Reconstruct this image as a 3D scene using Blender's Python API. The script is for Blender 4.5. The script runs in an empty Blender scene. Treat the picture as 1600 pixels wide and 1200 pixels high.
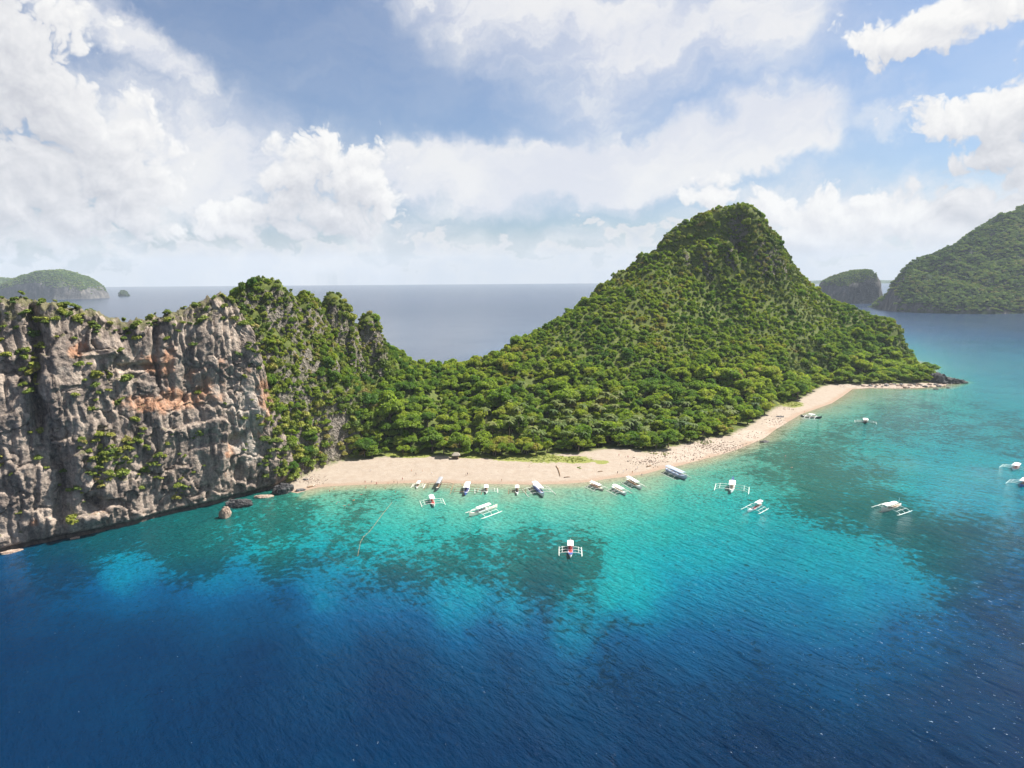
import bpy, bmesh, math, random, time
import numpy as np
from mathutils import Vector, Matrix, Euler

T0 = time.time()
rad = math.radians
random.seed(11)
RNG = np.random.default_rng(11)
scene = bpy.context.scene
COL = scene.collection

# ------------------------------------------------------------------ camera
CAM_H = 115.0            # drone height above the sea, metres
FPX = 988.0              # focal length in pixels of a 1600 px wide frame
PITCH = math.atan(166 / FPX)
ROLL = 0.0073
cp, sp = math.cos(PITCH), math.sin(PITCH)
FWD = np.array([0, cp, -sp]); R0 = np.array([1.0, 0, 0]); U0 = np.array([0, sp, cp])
RIGHT = R0 * math.cos(ROLL) - U0 * math.sin(ROLL)
UP = U0 * math.cos(ROLL) + R0 * math.sin(ROLL)
CAMPOS = np.array([0, 0, CAM_H])
cam_data = bpy.data.cameras.new('camera')
cam_data.sensor_width = 36
cam_data.lens = 36 * FPX / 1600
cam_data.clip_start = 1
cam_data.clip_end = 60000
cam = bpy.data.objects.new('camera', cam_data)
COL.objects.link(cam)
cam.matrix_world = Matrix(((RIGHT[0], UP[0], -FWD[0], 0), (RIGHT[1], UP[1], -FWD[1], 0),
                           (RIGHT[2], UP[2], -FWD[2], CAM_H), (0, 0, 0, 1)))
scene.camera = cam

def ray(px, py):
    d = FWD * FPX + RIGHT * (px - 800) + UP * (600 - py)
    return d / np.linalg.norm(d)
def ground(px, py, z=0.0):            # point of the photo on a level plane
    d = ray(px, py); t = (z - CAM_H) / d[2]
    return CAMPOS + d * t
def at(px, py, Y):                    # point of the photo at forward distance Y
    d = ray(px, py)
    return CAMPOS + d * (Y / d[1])
def project(P):                       # world points -> photo pixels, depth
    P = np.asarray(P) - CAMPOS
    z = P @ FWD; z = np.where(np.abs(z) < 1e-6, 1e-6, z)
    return 800 + FPX * (P @ RIGHT) / z, 600 - FPX * (P @ UP) / z, z
def azel(px, py):
    d = ray(px, py)
    return math.degrees(math.atan2(d[0], d[1])), math.degrees(math.asin(d[2]))

# ------------------------------------------------------------------ sun, exposure
SUN_EL, SUN_AZ = 51.0, 68.0           # azimuth clockwise from +Y (the view direction)
sd = Vector((math.sin(rad(SUN_AZ)) * math.cos(rad(SUN_EL)), math.cos(rad(SUN_AZ)) * math.cos(rad(SUN_EL)), math.sin(rad(SUN_EL))))
sun_data = bpy.data.lights.new('sun', 'SUN')
sun_data.energy = 5.0
sun_data.angle = rad(0.53)
sun_data.color = (1.0, 0.955, 0.88)
sun = bpy.data.objects.new('sun', sun_data)
COL.objects.link(sun)
sun.rotation_euler = sd.to_track_quat('Z', 'Y').to_euler()
scene.view_settings.view_transform = 'Standard'
scene.view_settings.look = 'None'
scene.view_settings.exposure = 1.1
scene.view_settings.gamma = 1
scene.view_settings.use_curve_mapping = False
scene.render.engine = 'CYCLES'
scene.cycles.use_denoising = True
try: scene.cycles.denoiser = 'OPENIMAGEDENOISE'
except Exception: pass
scene.cycles.max_bounces = 6
scene.cycles.diffuse_bounces = 3
scene.cycles.glossy_bounces = 2
scene.cycles.transmission_bounces = 3
scene.cycles.transparent_max_bounces = 6
scene.cycles.volume_bounces = 0
scene.cycles.sample_clamp_indirect = 4
scene.cycles.use_adaptive_sampling = True
scene.cycles.adaptive_threshold = 0.015
scene.cycles.caustics_reflective = False
scene.cycles.caustics_refractive = False

# ------------------------------------------------------------------ node helper
class NT:
    """Small helper that writes node graphs from expressions."""
    def __init__(self, tree): self.t = tree
    def new(self, typ, **kw):
        n = self.t.nodes.new(typ)
        for k, v in kw.items(): setattr(n, k, v)
        return n
    def put(self, sock, v):
        if v is None: return
        if isinstance(v, bpy.types.NodeSocket): self.t.links.new(v, sock)
        elif isinstance(v, (tuple, list)):
            if sock.type == 'RGBA' and len(v) == 3: v = (*v, 1)
            sock.default_value = v
        else:
            try: sock.default_value = v
            except TypeError: sock.default_value = (v, v, v)
    def m(self, op, a, b=None, c=None, clamp=False):
        n = self.new('ShaderNodeMath', operation=op, use_clamp=clamp)
        for i, v in enumerate((a, b, c)): self.put(n.inputs[i], v)
        return n.outputs[0]
    def add(self, a, b): return self.m('ADD', a, b)
    def sub(self, a, b): return self.m('SUBTRACT', a, b)
    def mul(self, a, b): return self.m('MULTIPLY', a, b)
    def v(self, op, a, b=None, c=None, scale=None):
        n = self.new('ShaderNodeVectorMath', operation=op)
        for i, x in enumerate((a, b, c)):
            if x is not None: self.put(n.inputs[i], x)
        if scale is not None: self.put(n.inputs['Scale'], scale)
        return n.outputs['Value'] if op in ('LENGTH', 'DOT_PRODUCT', 'DISTANCE') else n.outputs[0]
    def ramp(self, x, lo, hi, a=0.0, b=1.0, smooth=True):
        n = self.new('ShaderNodeMapRange', interpolation_type='SMOOTHSTEP' if smooth else 'LINEAR')
        self.put(n.inputs['Value'], x)
        for k, val in (('From Min', lo), ('From Max', hi), ('To Min', a), ('To Max', b)): self.put(n.inputs[k], val)
        return n.outputs[0]
    def mix(self, f, a, b, blend='MIX'):
        n = self.new('ShaderNodeMix', data_type='RGBA', blend_type=blend)
        self.put(n.inputs[0], f); self.put(n.inputs[6], a); self.put(n.inputs[7], b)
        return n.outputs[2]
    def noise(self, vec, scale, detail=4, rough=0.55, dist=0.0, lac=2.0, color=False, dim='3D'):
        n = self.new('ShaderNodeTexNoise', noise_dimensions=dim)
        self.put(n.inputs['Vector'], vec)
        for k, val in (('Scale', scale), ('Detail', detail), ('Roughness', rough), ('Distortion', dist), ('Lacunarity', lac)):
            self.put(n.inputs[k], val)
        return n.outputs['Color' if color else 'Fac']
    def voro(self, vec, scale, detail=0, rough=0.5, feature='F1', smooth=0.5, out='Distance', dim='3D'):
        n = self.new('ShaderNodeTexVoronoi', feature=feature, voronoi_dimensions=dim)
        self.put(n.inputs['Vector'], vec); self.put(n.inputs['Scale'], scale)
        if 'Detail' in n.inputs: self.put(n.inputs['Detail'], detail); self.put(n.inputs['Roughness'], rough)
        if feature == 'SMOOTH_F1': self.put(n.inputs['Smoothness'], smooth)
        return n.outputs[out]
    def xyz(self, x, y, z=0.0):
        n = self.new('ShaderNodeCombineXYZ')
        for i, s in enumerate((x, y, z)): self.put(n.inputs[i], s)
        return n.outputs[0]
    def sep(self, vec):
        n = self.new('ShaderNodeSeparateXYZ'); self.put(n.inputs[0], vec)
        return n.outputs
    def curve(self, x, stops, interp='LINEAR'):
        n = self.new('ShaderNodeValToRGB'); self.put(n.inputs[0], x)
        r = n.color_ramp; r.interpolation = interp
        while len(r.elements) < len(stops): r.elements.new(0.5)
        for e, (p, c) in zip(r.elements, stops): e.position = p; e.color = (*c, 1) if len(c) == 3 else c
        return n.outputs[0]
    def attr(self, name, out='Fac'):
        n = self.new('ShaderNodeAttribute', attribute_name=name)
        return n.outputs[out]
    def bump(self, h, strength=1.0, dist=1.0, normal=None):
        n = self.new('ShaderNodeBump'); self.put(n.inputs['Height'], h)
        self.put(n.inputs['Strength'], strength); self.put(n.inputs['Distance'], dist)
        if normal is not None: self.put(n.inputs['Normal'], normal)
        return n.outputs[0]

# ------------------------------------------------------------------ world: daylight sky with clouds
world = bpy.data.worlds.new('World')
scene.world = world
world.use_nodes = True
wt = world.node_tree
wt.nodes.clear()
SKY_STRENGTH = 0.05

def build_cloud_field(full=True):
    """node group: direction (azimuth, elevation in degrees) -> cumulus thickness"""
    g = bpy.data.node_groups.new('cumulus_field' if full else 'cumulus_body', 'ShaderNodeTree')
    g.interface.new_socket('P', in_out='INPUT', socket_type='NodeSocketVector')
    g.interface.new_socket('H', in_out='OUTPUT', socket_type='NodeSocketFloat')
    n = NT(g)
    gi = n.new('NodeGroupInput'); go = n.new('NodeGroupOutput')
    P = gi.outputs[0]
    w1 = n.v('SUBTRACT', n.noise(P, 0.16, 3, 0.5, color=True, dim='2D'), (0.5, 0.5, 0.5))
    Q = n.v('ADD', P, n.v('SCALE', w1, scale=3.0))
    if full:
        w2 = n.v('SUBTRACT', n.noise(P, 0.6, 3, 0.6, color=True, dim='2D'), (0.5, 0.5, 0.5))
        Q = n.v('ADD', Q, n.v('SCALE', w2, scale=1.05))
    # cloud bodies: ellipses in the photo (px, py, rx, ry) turned into directions
    blobs = [(60, 130, 120, 150), (-40, 60, 130, 170), (110, 210, 130, 110), (20, 300, 170, 95), (150, 250, 110, 100), (190, 300, 90, 60),
             (505, 235, 62, 55), (470, 285, 90, 75), (560, 280, 85, 70), (520, 340, 125, 55), (400, 330, 65, 45), (590, 320, 60, 55), (370, 355, 50, 30),
             (30, 320, 80, 45), (120, 340, 95, 36), (235, 345, 60, 32), (330, 335, 40, 40),
             (1420, 50, 100, 42), (1500, 18, 110, 34), (1590, 10, 70, 26),
             (1490, 195, 80, 42), (1570, 185, 80, 70), (1620, 150, 80, 60), (1545, 240, 60, 36), (1620, 250, 70, 40),
             (1120, 310, 62, 34), (1200, 330, 75, 44), (1290, 330, 50, 50), (1250, 370, 120, 40), (1400, 340, 130, 46), (1530, 330, 120, 46), (1640, 330, 90, 50)]
    S = None
    for px, py, rx, ry in blobs:
        a, e = azel(px, py)
        k = 57.3 / FPX
        d = n.v('LENGTH', n.v('MULTIPLY', n.v('SUBTRACT', Q, (a, e, 0)), (1 / (rx * k), 1 / (ry * k), 0)))
        s = n.sub(1.0, d)
        S = s if S is None else n.m('SMOOTH_MAX', S, s, 0.22)
    H = n.mul(n.add(S, 0.10), 1.35)
    if full:
        b1 = n.voro(Q, 0.42, 3, 0.6, 'F1', dim='2D')
        b2 = n.noise(Q, 0.9, 5, 0.62, dim='2D')
        H = n.add(H, n.mul(n.sub(0.45, b1), 0.9))
        H = n.add(H, n.mul(n.sub(b2, 0.5), 0.36))
    n.put(go.inputs[0], H)
    return g

def build_world():
    n = NT(wt)
    tc = n.new('ShaderNodeTexCoord')
    d = n.v('NORMALIZE', tc.outputs['Generated'])
    x, y, z = n.sep(d)
    zc = n.m('MAXIMUM', z, 0.004)
    dc = n.v('NORMALIZE', n.xyz(x, y, zc))
    sky = n.new('ShaderNodeTexSky', sky_type='NISHITA')
    sky.sun_disc = False
    sky.sun_elevation = rad(SUN_EL); sky.sun_rotation = rad(SUN_AZ)
    sky.altitude = 100; sky.air_density = 1.0; sky.dust_density = 1.6; sky.ozone_density = 1.0
    n.put(sky.inputs[0], dc)
    skyc = n.mix(1.0, sky.outputs[0], (0.72, 0.90, 1.10), 'MULTIPLY')
    az = n.mul(n.m('ARCTAN2', x, y), 57.2958)
    el = n.mul(n.m('ARCSINE', zc), 57.2958)
    P = n.xyz(az, el, 0)
    k = 57.3 / FPX
    c10 = 0.695 / SKY_STRENGTH
    # ---- high thin cloud: soft streaks and veils
    wv = n.v('SUBTRACT', n.noise(P, 0.07, 3, 0.55, color=True, dim='2D'), (0.5, 0.5, 0.5))
    wf = n.v('SUBTRACT', n.noise(P, 0.35, 4, 0.6, color=True, dim='2D'), (0.5, 0.5, 0.5))
    Q = n.v('ADD', n.v('ADD', P, n.v('SCALE', wv, scale=7.0)), n.v('SCALE', wf, scale=3.4))
    V = None
    # (px, py, rx, ry, tilt degrees, weight)
    veils = [(960, 258, 340, 66, 8, 2.4), (1150, 222, 175, 60, 6, 2.2), (700, 268, 160, 56, 6, 1.9), (980, 55, 350, 95, -4, 1.25), (760, 25, 240, 70, -14, 1.1), (1150, 60, 190, 70, 5, 1.1),
             (930, 150, 160, 110, 10, 0.75), (330, 240, 270, 95, -14, 1.3), (230, 90, 200, 34, -25, 1.2), (300, 290, 260, 70, 0, 1.1), (520, 160, 110, 26, 0, 0.25),
             (1000, 385, 500, 36, 0, 0.7), (400, 395, 500, 36, 0, 1.0), (1390, 195, 60, 20, 25, 0.55), (1170, 150, 110, 18, 20, 0.5), (1350, 330, 330, 60, 0, 1.1), (620, 370, 160, 50, 0, 0.9)]
    for px, py, rx, ry, tilt, w in veils:
        a, e = azel(px, py); ct, st = math.cos(rad(tilt)), math.sin(rad(tilt))
        rel = n.v('SUBTRACT', Q, (a, e, 0))
        u = n.v('DOT_PRODUCT', rel, (ct / (rx * k), st / (rx * k), 0))
        v_ = n.v('DOT_PRODUCT', rel, (-st / (ry * k), ct / (ry * k), 0))
        dist = n.m('SQRT', n.add(n.mul(u, u), n.mul(v_, v_)))
        s = n.mul(n.ramp(dist, 0.1, 1.25, 1, 0), w)
        V = s if V is None else n.m('SMOOTH_MAX', V, s, 0.25)
    streak = n.noise(n.xyz(n.v('DOT_PRODUCT', Q, (0.30, 0.05, 0)), n.v('DOT_PRODUCT', Q, (-0.14, 0.85, 0)), 0), 0.32, 6, 0.6, dim='2D')
    va = n.m('MULTIPLY', V, n.ramp(streak, 0.28, 0.72, 0.62, 1.15), clamp=True)
    vcol = n.mix(n.ramp(streak, 0.35, 0.7), tuple(c10 * c for c in (0.52, 0.53, 0.575)), tuple(c10 * c for c in (0.61, 0.605, 0.605)))
    c = n.mix(n.mul(va, 0.93), skyc, vcol)
    # ---- low distant cloud band above the horizon
    lb = n.v('ADD', n.v('MULTIPLY', P, (1, 1.6, 1)), n.v('SCALE', wf, scale=1.4))
    bn = n.voro(lb, 0.55, 2, 0.6, 'F1', dim='2D')
    bn2 = n.noise(lb, 0.22, 5, 0.6, dim='2D')
    top = n.add(n.mul(n.sub(bn2, 0.36), 15.0), n.mul(n.sub(0.5, bn), 1.6))
    band = n.ramp(n.sub(n.add(top, 1.3), el), -0.15, 0.9)
    bsh = n.ramp(n.sub(top, el), -0.6, 2.6)
    bcol = n.mix(bsh, tuple(c10 * q for q in (0.56, 0.545, 0.54)), tuple(c10 * q for q in (0.455, 0.47, 0.515)))
    c = n.mix(n.mul(band, 0.72), c, bcol)
    # ---- cumulus
    grp = build_cloud_field(); soft = build_cloud_field(False)
    def field(vec, g=grp):
        q = n.new('ShaderNodeGroup'); q.node_tree = g
        n.put(q.inputs[0], vec)
        return q.outputs[0]
    h0 = field(P)
    h1 = field(n.v('ADD', P, (0.40, 0.80, 0)))
    h2 = field(n.v('ADD', P, (1.4, 3.4, 0)), soft)
    face = n.sub(h0, h1)
    occ = n.ramp(h2, 0.0, 1.15)
    lit = n.add(n.add(0.80, n.mul(face, 0.30)), n.mul(occ, -0.34))
    lit = n.m('MULTIPLY', lit, 1.0, clamp=True)
    ccol = n.curve(lit, [(0.0, (0.34, 0.35, 0.385)), (0.35, (0.43, 0.438, 0.47)), (0.65, (0.545, 0.545, 0.56)), (1.0, (0.655, 0.65, 0.64))])
    ccol = n.v('SCALE', ccol, scale=c10)
    ca = n.ramp(h0, 0.0, 0.42)
    c = n.mix(ca, c, ccol)
    # pale air just above the sea line
    c = n.mix(n.ramp(el, 0.0, 4.0, 0.55, 0.0), c, tuple(c10 * q for q in (0.48, 0.52, 0.58)))
    bg = n.new('ShaderNodeBackground'); n.put(bg.inputs[0], c); bg.inputs[1].default_value = SKY_STRENGTH
    # ---- the rest of the sky, outside the view: the same weather (thin veils and scattered cumulus)
    zz = n.add(zc, 0.16)
    plane = n.xyz(n.m('DIVIDE', x, zz), n.m('DIVIDE', y, zz), 0)
    veil = n.ramp(n.noise(plane, 0.9, 5, 0.6, 0.4, dim='2D'), 0.40, 0.75)
    c2 = n.mix(n.mul(veil, 0.8), skyc, tuple(c10 * q for q in (0.54, 0.54, 0.56)))
    cm = n.noise(plane, 0.75, 6, 0.62, dim='2D')
    thick = n.ramp(cm, 0.56, 0.78)
    c2 = n.mix(n.ramp(cm, 0.52, 0.58), c2, n.mix(thick, tuple(c10 * q for q in (0.63, 0.625, 0.615)), tuple(c10 * q for q in (0.43, 0.445, 0.47))))
    c2 = n.mix(n.ramp(el, 0.0, 4.0, 0.55, 0.0), c2, tuple(c10 * q for q in (0.48, 0.52, 0.58)))
    bg2 = n.new('ShaderNodeBackground'); n.put(bg2.inputs[0], c2); bg2.inputs[1].default_value = SKY_STRENGTH
    inview = n.mul(n.ramp(n.m('ABSOLUTE', az), 44, 54, 1, 0), n.ramp(el, 29, 37, 1, 0))
    ms = n.new('ShaderNodeMixShader'); n.put(ms.inputs[0], inview)
    n.t.links.new(bg2.outputs[0], ms.inputs[1]); n.t.links.new(bg.outputs[0], ms.inputs[2])
    out = n.new('ShaderNodeOutputWorld'); n.t.links.new(ms.outputs[0], out.inputs[0])
build_world()
world.cycles.sampling_method = 'MANUAL'
world.cycles.sample_map_resolution = 512

# ------------------------------------------------------------------ numpy noise
_perm = np.random.default_rng(5).permutation(256).astype(np.int64)
_perm = np.concatenate([_perm, _perm, _perm])
_gr = np.random.default_rng(6).normal(size=(256, 3)); _gr /= np.linalg.norm(_gr, axis=1)[:, None]
def perlin(P):
    P = np.asarray(P, float)
    I = np.floor(P).astype(np.int64); F = P - I
    W = F * F * F * (F * (F * 6 - 15) + 10)
    I &= 255
    out = 0
    for dx in (0, 1):
        wx = W[:, 0] if dx else 1 - W[:, 0]
        hx = _perm[I[:, 0] + dx]
        for dy in (0, 1):
            wy = wx * (W[:, 1] if dy else 1 - W[:, 1])
            hy = _perm[(hx + I[:, 1] + dy) & 255]
            for dz in (0, 1):
                g = _gr[_perm[(hy + I[:, 2] + dz) & 255]]
                out = out + wy * (W[:, 2] if dz else 1 - W[:, 2]) * (g[:, 0] * (F[:, 0] - dx) + g[:, 1] * (F[:, 1] - dy) + g[:, 2] * (F[:, 2] - dz))
    return out * 1.4
def fbm(P, octaves=4, gain=0.5, ridged=False):
    P = np.array(P, float); a = 1.0; out = 0
    for k in range(octaves):
        p = perlin(P + 17.3 * k)
        out = out + a * ((1 - 2 * np.abs(p)) if ridged else p)
        a *= gain; P = P * 2.03
    return out
def sstep(x, a, b):
    t = np.clip((np.asarray(x, float) - a) / (b - a), 0, 1)
    return t * t * (3 - 2 * t)

def worley(P, seed=3):
    """cellular noise: a random value per cell and the distance to the crack between cells"""
    P = np.asarray(P, float); I = np.floor(P).astype(np.int64)
    r = np.random.default_rng(seed); jx = r.random((256, 3)); val = r.random(256) * 2 - 1
    d1 = np.full(len(P), 9.0); d2 = np.full(len(P), 9.0); cell = np.zeros(len(P))
    for dx in (-1, 0, 1):
        for dy in (-1, 0, 1):
            for dz in (-1, 0, 1):
                C = I + np.array([dx, dy, dz]); h = _perm[_perm[_perm[C[:, 0] & 255] + (C[:, 1] & 255)] + (C[:, 2] & 255)]
                d = np.sqrt((((C + jx[h]) - P) ** 2).sum(1))
                near = d < d1
                d2 = np.where(near, d1, np.minimum(d2, d)); cell = np.where(near, val[h], cell); d1 = np.where(near, d, d1)
    return cell, d2 - d1

# ------------------------------------------------------------------ object helpers
def mesh_np(name, V, F, mats=(), smooth=False, attrs=None, midx=None):
    me = bpy.data.meshes.new(name)
    V = np.asarray(V, np.float32)
    F = np.asarray(F, np.int32)
    n, k = F.shape
    me.vertices.add(len(V)); me.vertices.foreach_set('co', V.ravel())
    me.loops.add(n * k); me.loops.foreach_set('vertex_index', F.ravel())
    me.polygons.add(n)
    me.polygons.foreach_set('loop_start', np.arange(0, n * k, k, dtype=np.int32))
    if smooth: me.polygons.foreach_set('use_smooth', np.ones(n, bool))
    if midx is not None: me.polygons.foreach_set('material_index', np.asarray(midx, np.int32))
    for a, vals in (attrs or {}).items():
        at_ = me.attributes.new(a, 'FLOAT', 'POINT'); at_.data.foreach_set('value', np.asarray(vals, np.float32))
    for m in mats: me.materials.append(m)
    me.update(calc_edges=True); me.validate()
    return me
def link(name, me, parent=None, loc=None):
    o = bpy.data.objects.new(name, me); COL.objects.link(o)
    if parent is not None: o.parent = parent
    if loc is not None: o.location = loc
    return o
def thing(name, label, cat, loc=(0, 0, 0), rz=0.0, group=None):
    o = bpy.data.objects.new(name, None); COL.objects.link(o)
    o.empty_display_size = 0.5
    o.location = loc; o.rotation_euler = (0, 0, rz)
    o['label'] = label; o['category'] = cat
    if group: o['group'] = group
    return o
def tag(o, label, cat, group=None):
    o['label'] = label; o['category'] = cat
    if group: o['group'] = group
    return o
def kind(o, k):
    o['kind'] = k; return o
def grid_faces(nu, nv):
    i = np.arange(nu - 1)[:, None] * nv + np.arange(nv - 1)[None, :]
    i = i.ravel()
    return np.stack([i, i + nv, i + nv + 1, i + 1], 1)
class MB:
    """collects boxes, tubes and lofts into one mesh"""
    def __init__(self): self.V = []; self.F = []; self.M = []; self.n = 0
    def raw(self, V, F, mi=0):
        for f in F: self.F.append([a + self.n for a in f]); self.M.append(mi)
        self.V.extend([tuple(v) for v in V]); self.n = len(self.V)
    def loft(self, rings, mi=0, close=True, caps=True):
        k = len(rings[0]); base = [p for r in rings for p in r]; F = []
        for i in range(len(rings) - 1):
            for j in range(k if close else k - 1):
                a = i * k + j; b = i * k + (j + 1) % k
                F.append([a, b, b + k, a + k])
        if caps:
            F.append(list(range(k))[::-1]); F.append([(len(rings) - 1) * k + j for j in range(k)])
        self.raw(base, F, mi)
    def tube(self, pts, r, seg=6, mi=0):
        pts = [Vector(p) for p in pts]; rs = r if isinstance(r, (list, tuple)) else [r] * len(pts)
        rings = []
        for i, p in enumerate(pts):
            t = (pts[min(i + 1, len(pts) - 1)] - pts[max(i - 1, 0)]).normalized()
            a = t.orthogonal() if abs(t.z) > 0.9 else t.cross(Vector((0, 0, 1)))
            a.normalize(); b = t.cross(a)
            rings.append([p + (a * math.cos(q) + b * math.sin(q)) * rs[i] for q in [2 * math.pi * j / seg for j in range(seg)]])
        self.loft(rings, mi)
    def box(self, c, s, mi=0, rz=0.0):
        R = Matrix.Rotation(rz, 3, 'Z'); c = Vector(c)
        V = [c + R @ Vector((x * s[0] / 2, y * s[1] / 2, z * s[2] / 2)) for x in (-1, 1) for y in (-1, 1) for z in (-1, 1)]
        self.raw(V, [(0, 1, 3, 2), (4, 6, 7, 5), (0, 4, 5, 1), (2, 3, 7, 6), (0, 2, 6, 4), (1, 5, 7, 3)], mi)
    def mesh(self, name, mats, smooth=False):
        me = bpy.data.meshes.new(name)
        me.from_pydata(self.V, [], self.F)
        for m in (mats if isinstance(mats, (list, tuple)) else [mats]): me.materials.append(m)
        me.polygons.foreach_set('material_index', self.M)
        if smooth: me.polygons.foreach_set('use_smooth', [True] * len(self.F))
        bm = bmesh.new(); bm.from_mesh(me); bmesh.ops.recalc_face_normals(bm, faces=bm.faces); bm.to_mesh(me); bm.free()
        me.update(); return me

# ------------------------------------------------------------------ materials
def material(name):
    m = bpy.data.materials.new(name); m.use_nodes = True
    m.node_tree.nodes.clear()
    n = NT(m.node_tree)
    out = n.new('ShaderNodeOutputMaterial')
    return m, n, out
def principled(n, out, color, rough=0.7, spec=0.3, normal=None, metal=0.0):
    b = n.new('ShaderNodeBsdfPrincipled')
    n.put(b.inputs['Base Color'], color); n.put(b.inputs['Roughness'], rough)
    n.put(b.inputs['Specular IOR Level'], spec); n.put(b.inputs['Metallic'], metal)
    if normal is not None: n.put(b.inputs['Normal'], normal)
    n.t.links.new(b.outputs[0], out.inputs[0])
    return b
def geo_pos(n):
    return n.new('ShaderNodeNewGeometry').outputs['Position']

def leaf_material(name, stops, transl=0.22, patch=0.012):
    """foliage colour varies from plant to plant and in stands over the hillside"""
    m, n, out = material(name)
    rnd = n.new('ShaderNodeObjectInfo').outputs['Random']
    pos = geo_pos(n)
    stand = n.noise(pos, patch, 3, 0.6)
    stand2 = n.noise(pos, patch * 4.5, 2, 0.6)
    x = n.add(n.mul(rnd, 0.72), n.add(n.mul(n.sub(stand, 0.5), 1.7), n.mul(n.sub(stand2, 0.5), 0.8)))
    x = n.m('ADD', x, 0.13, clamp=True)
    col = n.curve(x, stops)
    leafy = n.noise(pos, 0.9, 2, 0.6)
    col = n.mix(1.0, col, n.v('SCALE', (1, 1, 1), scale=n.ramp(leafy, 0.25, 0.75, 0.66, 1.36)), 'MULTIPLY')
    d = n.new('ShaderNodeBsdfPrincipled'); n.put(d.inputs['Base Color'], col)
    n.put(d.inputs['Roughness'], 0.6); n.put(d.inputs['Specular IOR Level'], 0.22)
    t = n.new('ShaderNodeBsdfTranslucent')
    n.put(t.inputs[0], n.mix(1.0, col, (1.15, 1.25, 0.6), 'MULTIPLY'))
    ms = n.new('ShaderNodeMixShader'); ms.inputs[0].default_value = transl
    n.t.links.new(d.outputs[0], ms.inputs[1]); n.t.links.new(t.outputs[0], ms.inputs[2])
    n.t.links.new(ms.outputs[0], out.inputs[0])
    return m
M_LEAF = leaf_material('broadleaf_foliage', [(0.0, (0.088, 0.176, 0.031)), (0.3, (0.171, 0.259, 0.035)), (0.55, (0.242, 0.319, 0.040)),
                                              (0.8, (0.303, 0.352, 0.046)), (0.95, (0.341, 0.347, 0.061)), (1.0, (0.325, 0.281, 0.083))], 0.54)
M_SHRUB = leaf_material('shrub_foliage', [(0.0, (0.085, 0.139, 0.028)), (0.5, (0.192, 0.239, 0.038)), (0.85, (0.293, 0.298, 0.053)), (1.0, (0.307, 0.245, 0.095))], patch=0.03)
M_PALM = leaf_material('palm_foliage', [(0.0, (0.050, 0.090, 0.018)), (0.5, (0.095, 0.135, 0.024)), (1.0, (0.150, 0.165, 0.040))])
M_FAR = leaf_material('distant_foliage', [(0.0, (0.078, 0.145, 0.040)), (0.5, (0.156, 0.233, 0.046)), (0.85, (0.243, 0.299, 0.062)), (1.0, (0.278, 0.258, 0.092))], patch=0.006)

def simple(name, color, rough=0.6, spec=0.3, scale=3.0, var=0.15, bump=0.0):
    m, n, out = material(name)
    tc = n.new('ShaderNodeTexCoord').outputs['Object']
    f = n.noise(tc, scale, 4, 0.6)
    c = n.mix(1.0, (*color, 1), n.v('SCALE', (1, 1, 1), scale=n.ramp(f, 0.3, 0.7, 1 - var, 1 + var)), 'MULTIPLY')
    principled(n, out, c, rough, spec, n.bump(f, bump, 0.05) if bump else None)
    return m
M_BARK = simple('bark', (0.16, 0.12, 0.09), 0.9, 0.1, 2.0, 0.3)
M_WHITE = simple('white_boat_paint', (0.80, 0.80, 0.78), 0.4, 0.4, 1.5, 0.06)
M_CREAM = simple('cream_boat_paint', (0.72, 0.66, 0.55), 0.5, 0.3, 1.5, 0.08)
M_CANVAS = simple('white_canvas', (0.80, 0.78, 0.76), 0.8, 0.1, 2.0, 0.05)
M_GREYCANVAS = simple('grey_canvas', (0.30, 0.31, 0.33), 0.8, 0.1, 2.0, 0.1)
M_BLUECANVAS = simple('pale_blue_canvas', (0.36, 0.42, 0.54), 0.7, 0.2, 2.0, 0.08)
M_BLUE = simple('blue_boat_paint', (0.05, 0.09, 0.32), 0.4, 0.4, 2.0, 0.1)
M_LIGHTBLUE = simple('light_blue_tarp', (0.30, 0.42, 0.80), 0.6, 0.2, 2.0, 0.08)
M_RED = simple('red_boat_paint', (0.50, 0.07, 0.07), 0.5, 0.3, 2.0, 0.15)
M_PINK = simple('faded_red_deck', (0.55, 0.28, 0.24), 0.7, 0.2, 2.0, 0.15)
M_WOOD = simple('weathered_wood', (0.26, 0.17, 0.10), 0.8, 0.15, 3.0, 0.25)
M_DARKHULL = simple('dark_hull_paint', (0.045, 0.05, 0.06), 0.5, 0.3, 2.0, 0.2)
M_BAMBOO = simple('white_painted_bamboo', (0.78, 0.77, 0.70), 0.5, 0.3, 2.0, 0.08)
M_THATCH = simple('grey_thatch', (0.30, 0.26, 0.21), 0.95, 0.05, 6.0, 0.35, 0.6)
M_SKIN = simple('skin', (0.42, 0.25, 0.17), 0.6, 0.3, 4.0, 0.1)
M_HAIR = simple('dark_hair', (0.02, 0.016, 0.013), 0.6, 0.3, 4.0, 0.1)
CLOTHES = [simple(nm + '_cloth', c, 0.85, 0.1, 5.0, 0.1) for nm, c in
           (('black', (0.02, 0.02, 0.025)), ('red', (0.5, 0.06, 0.06)), ('blue', (0.05, 0.12, 0.4)), ('white', (0.75, 0.75, 0.73)), ('orange', (0.7, 0.22, 0.04)))]

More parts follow.
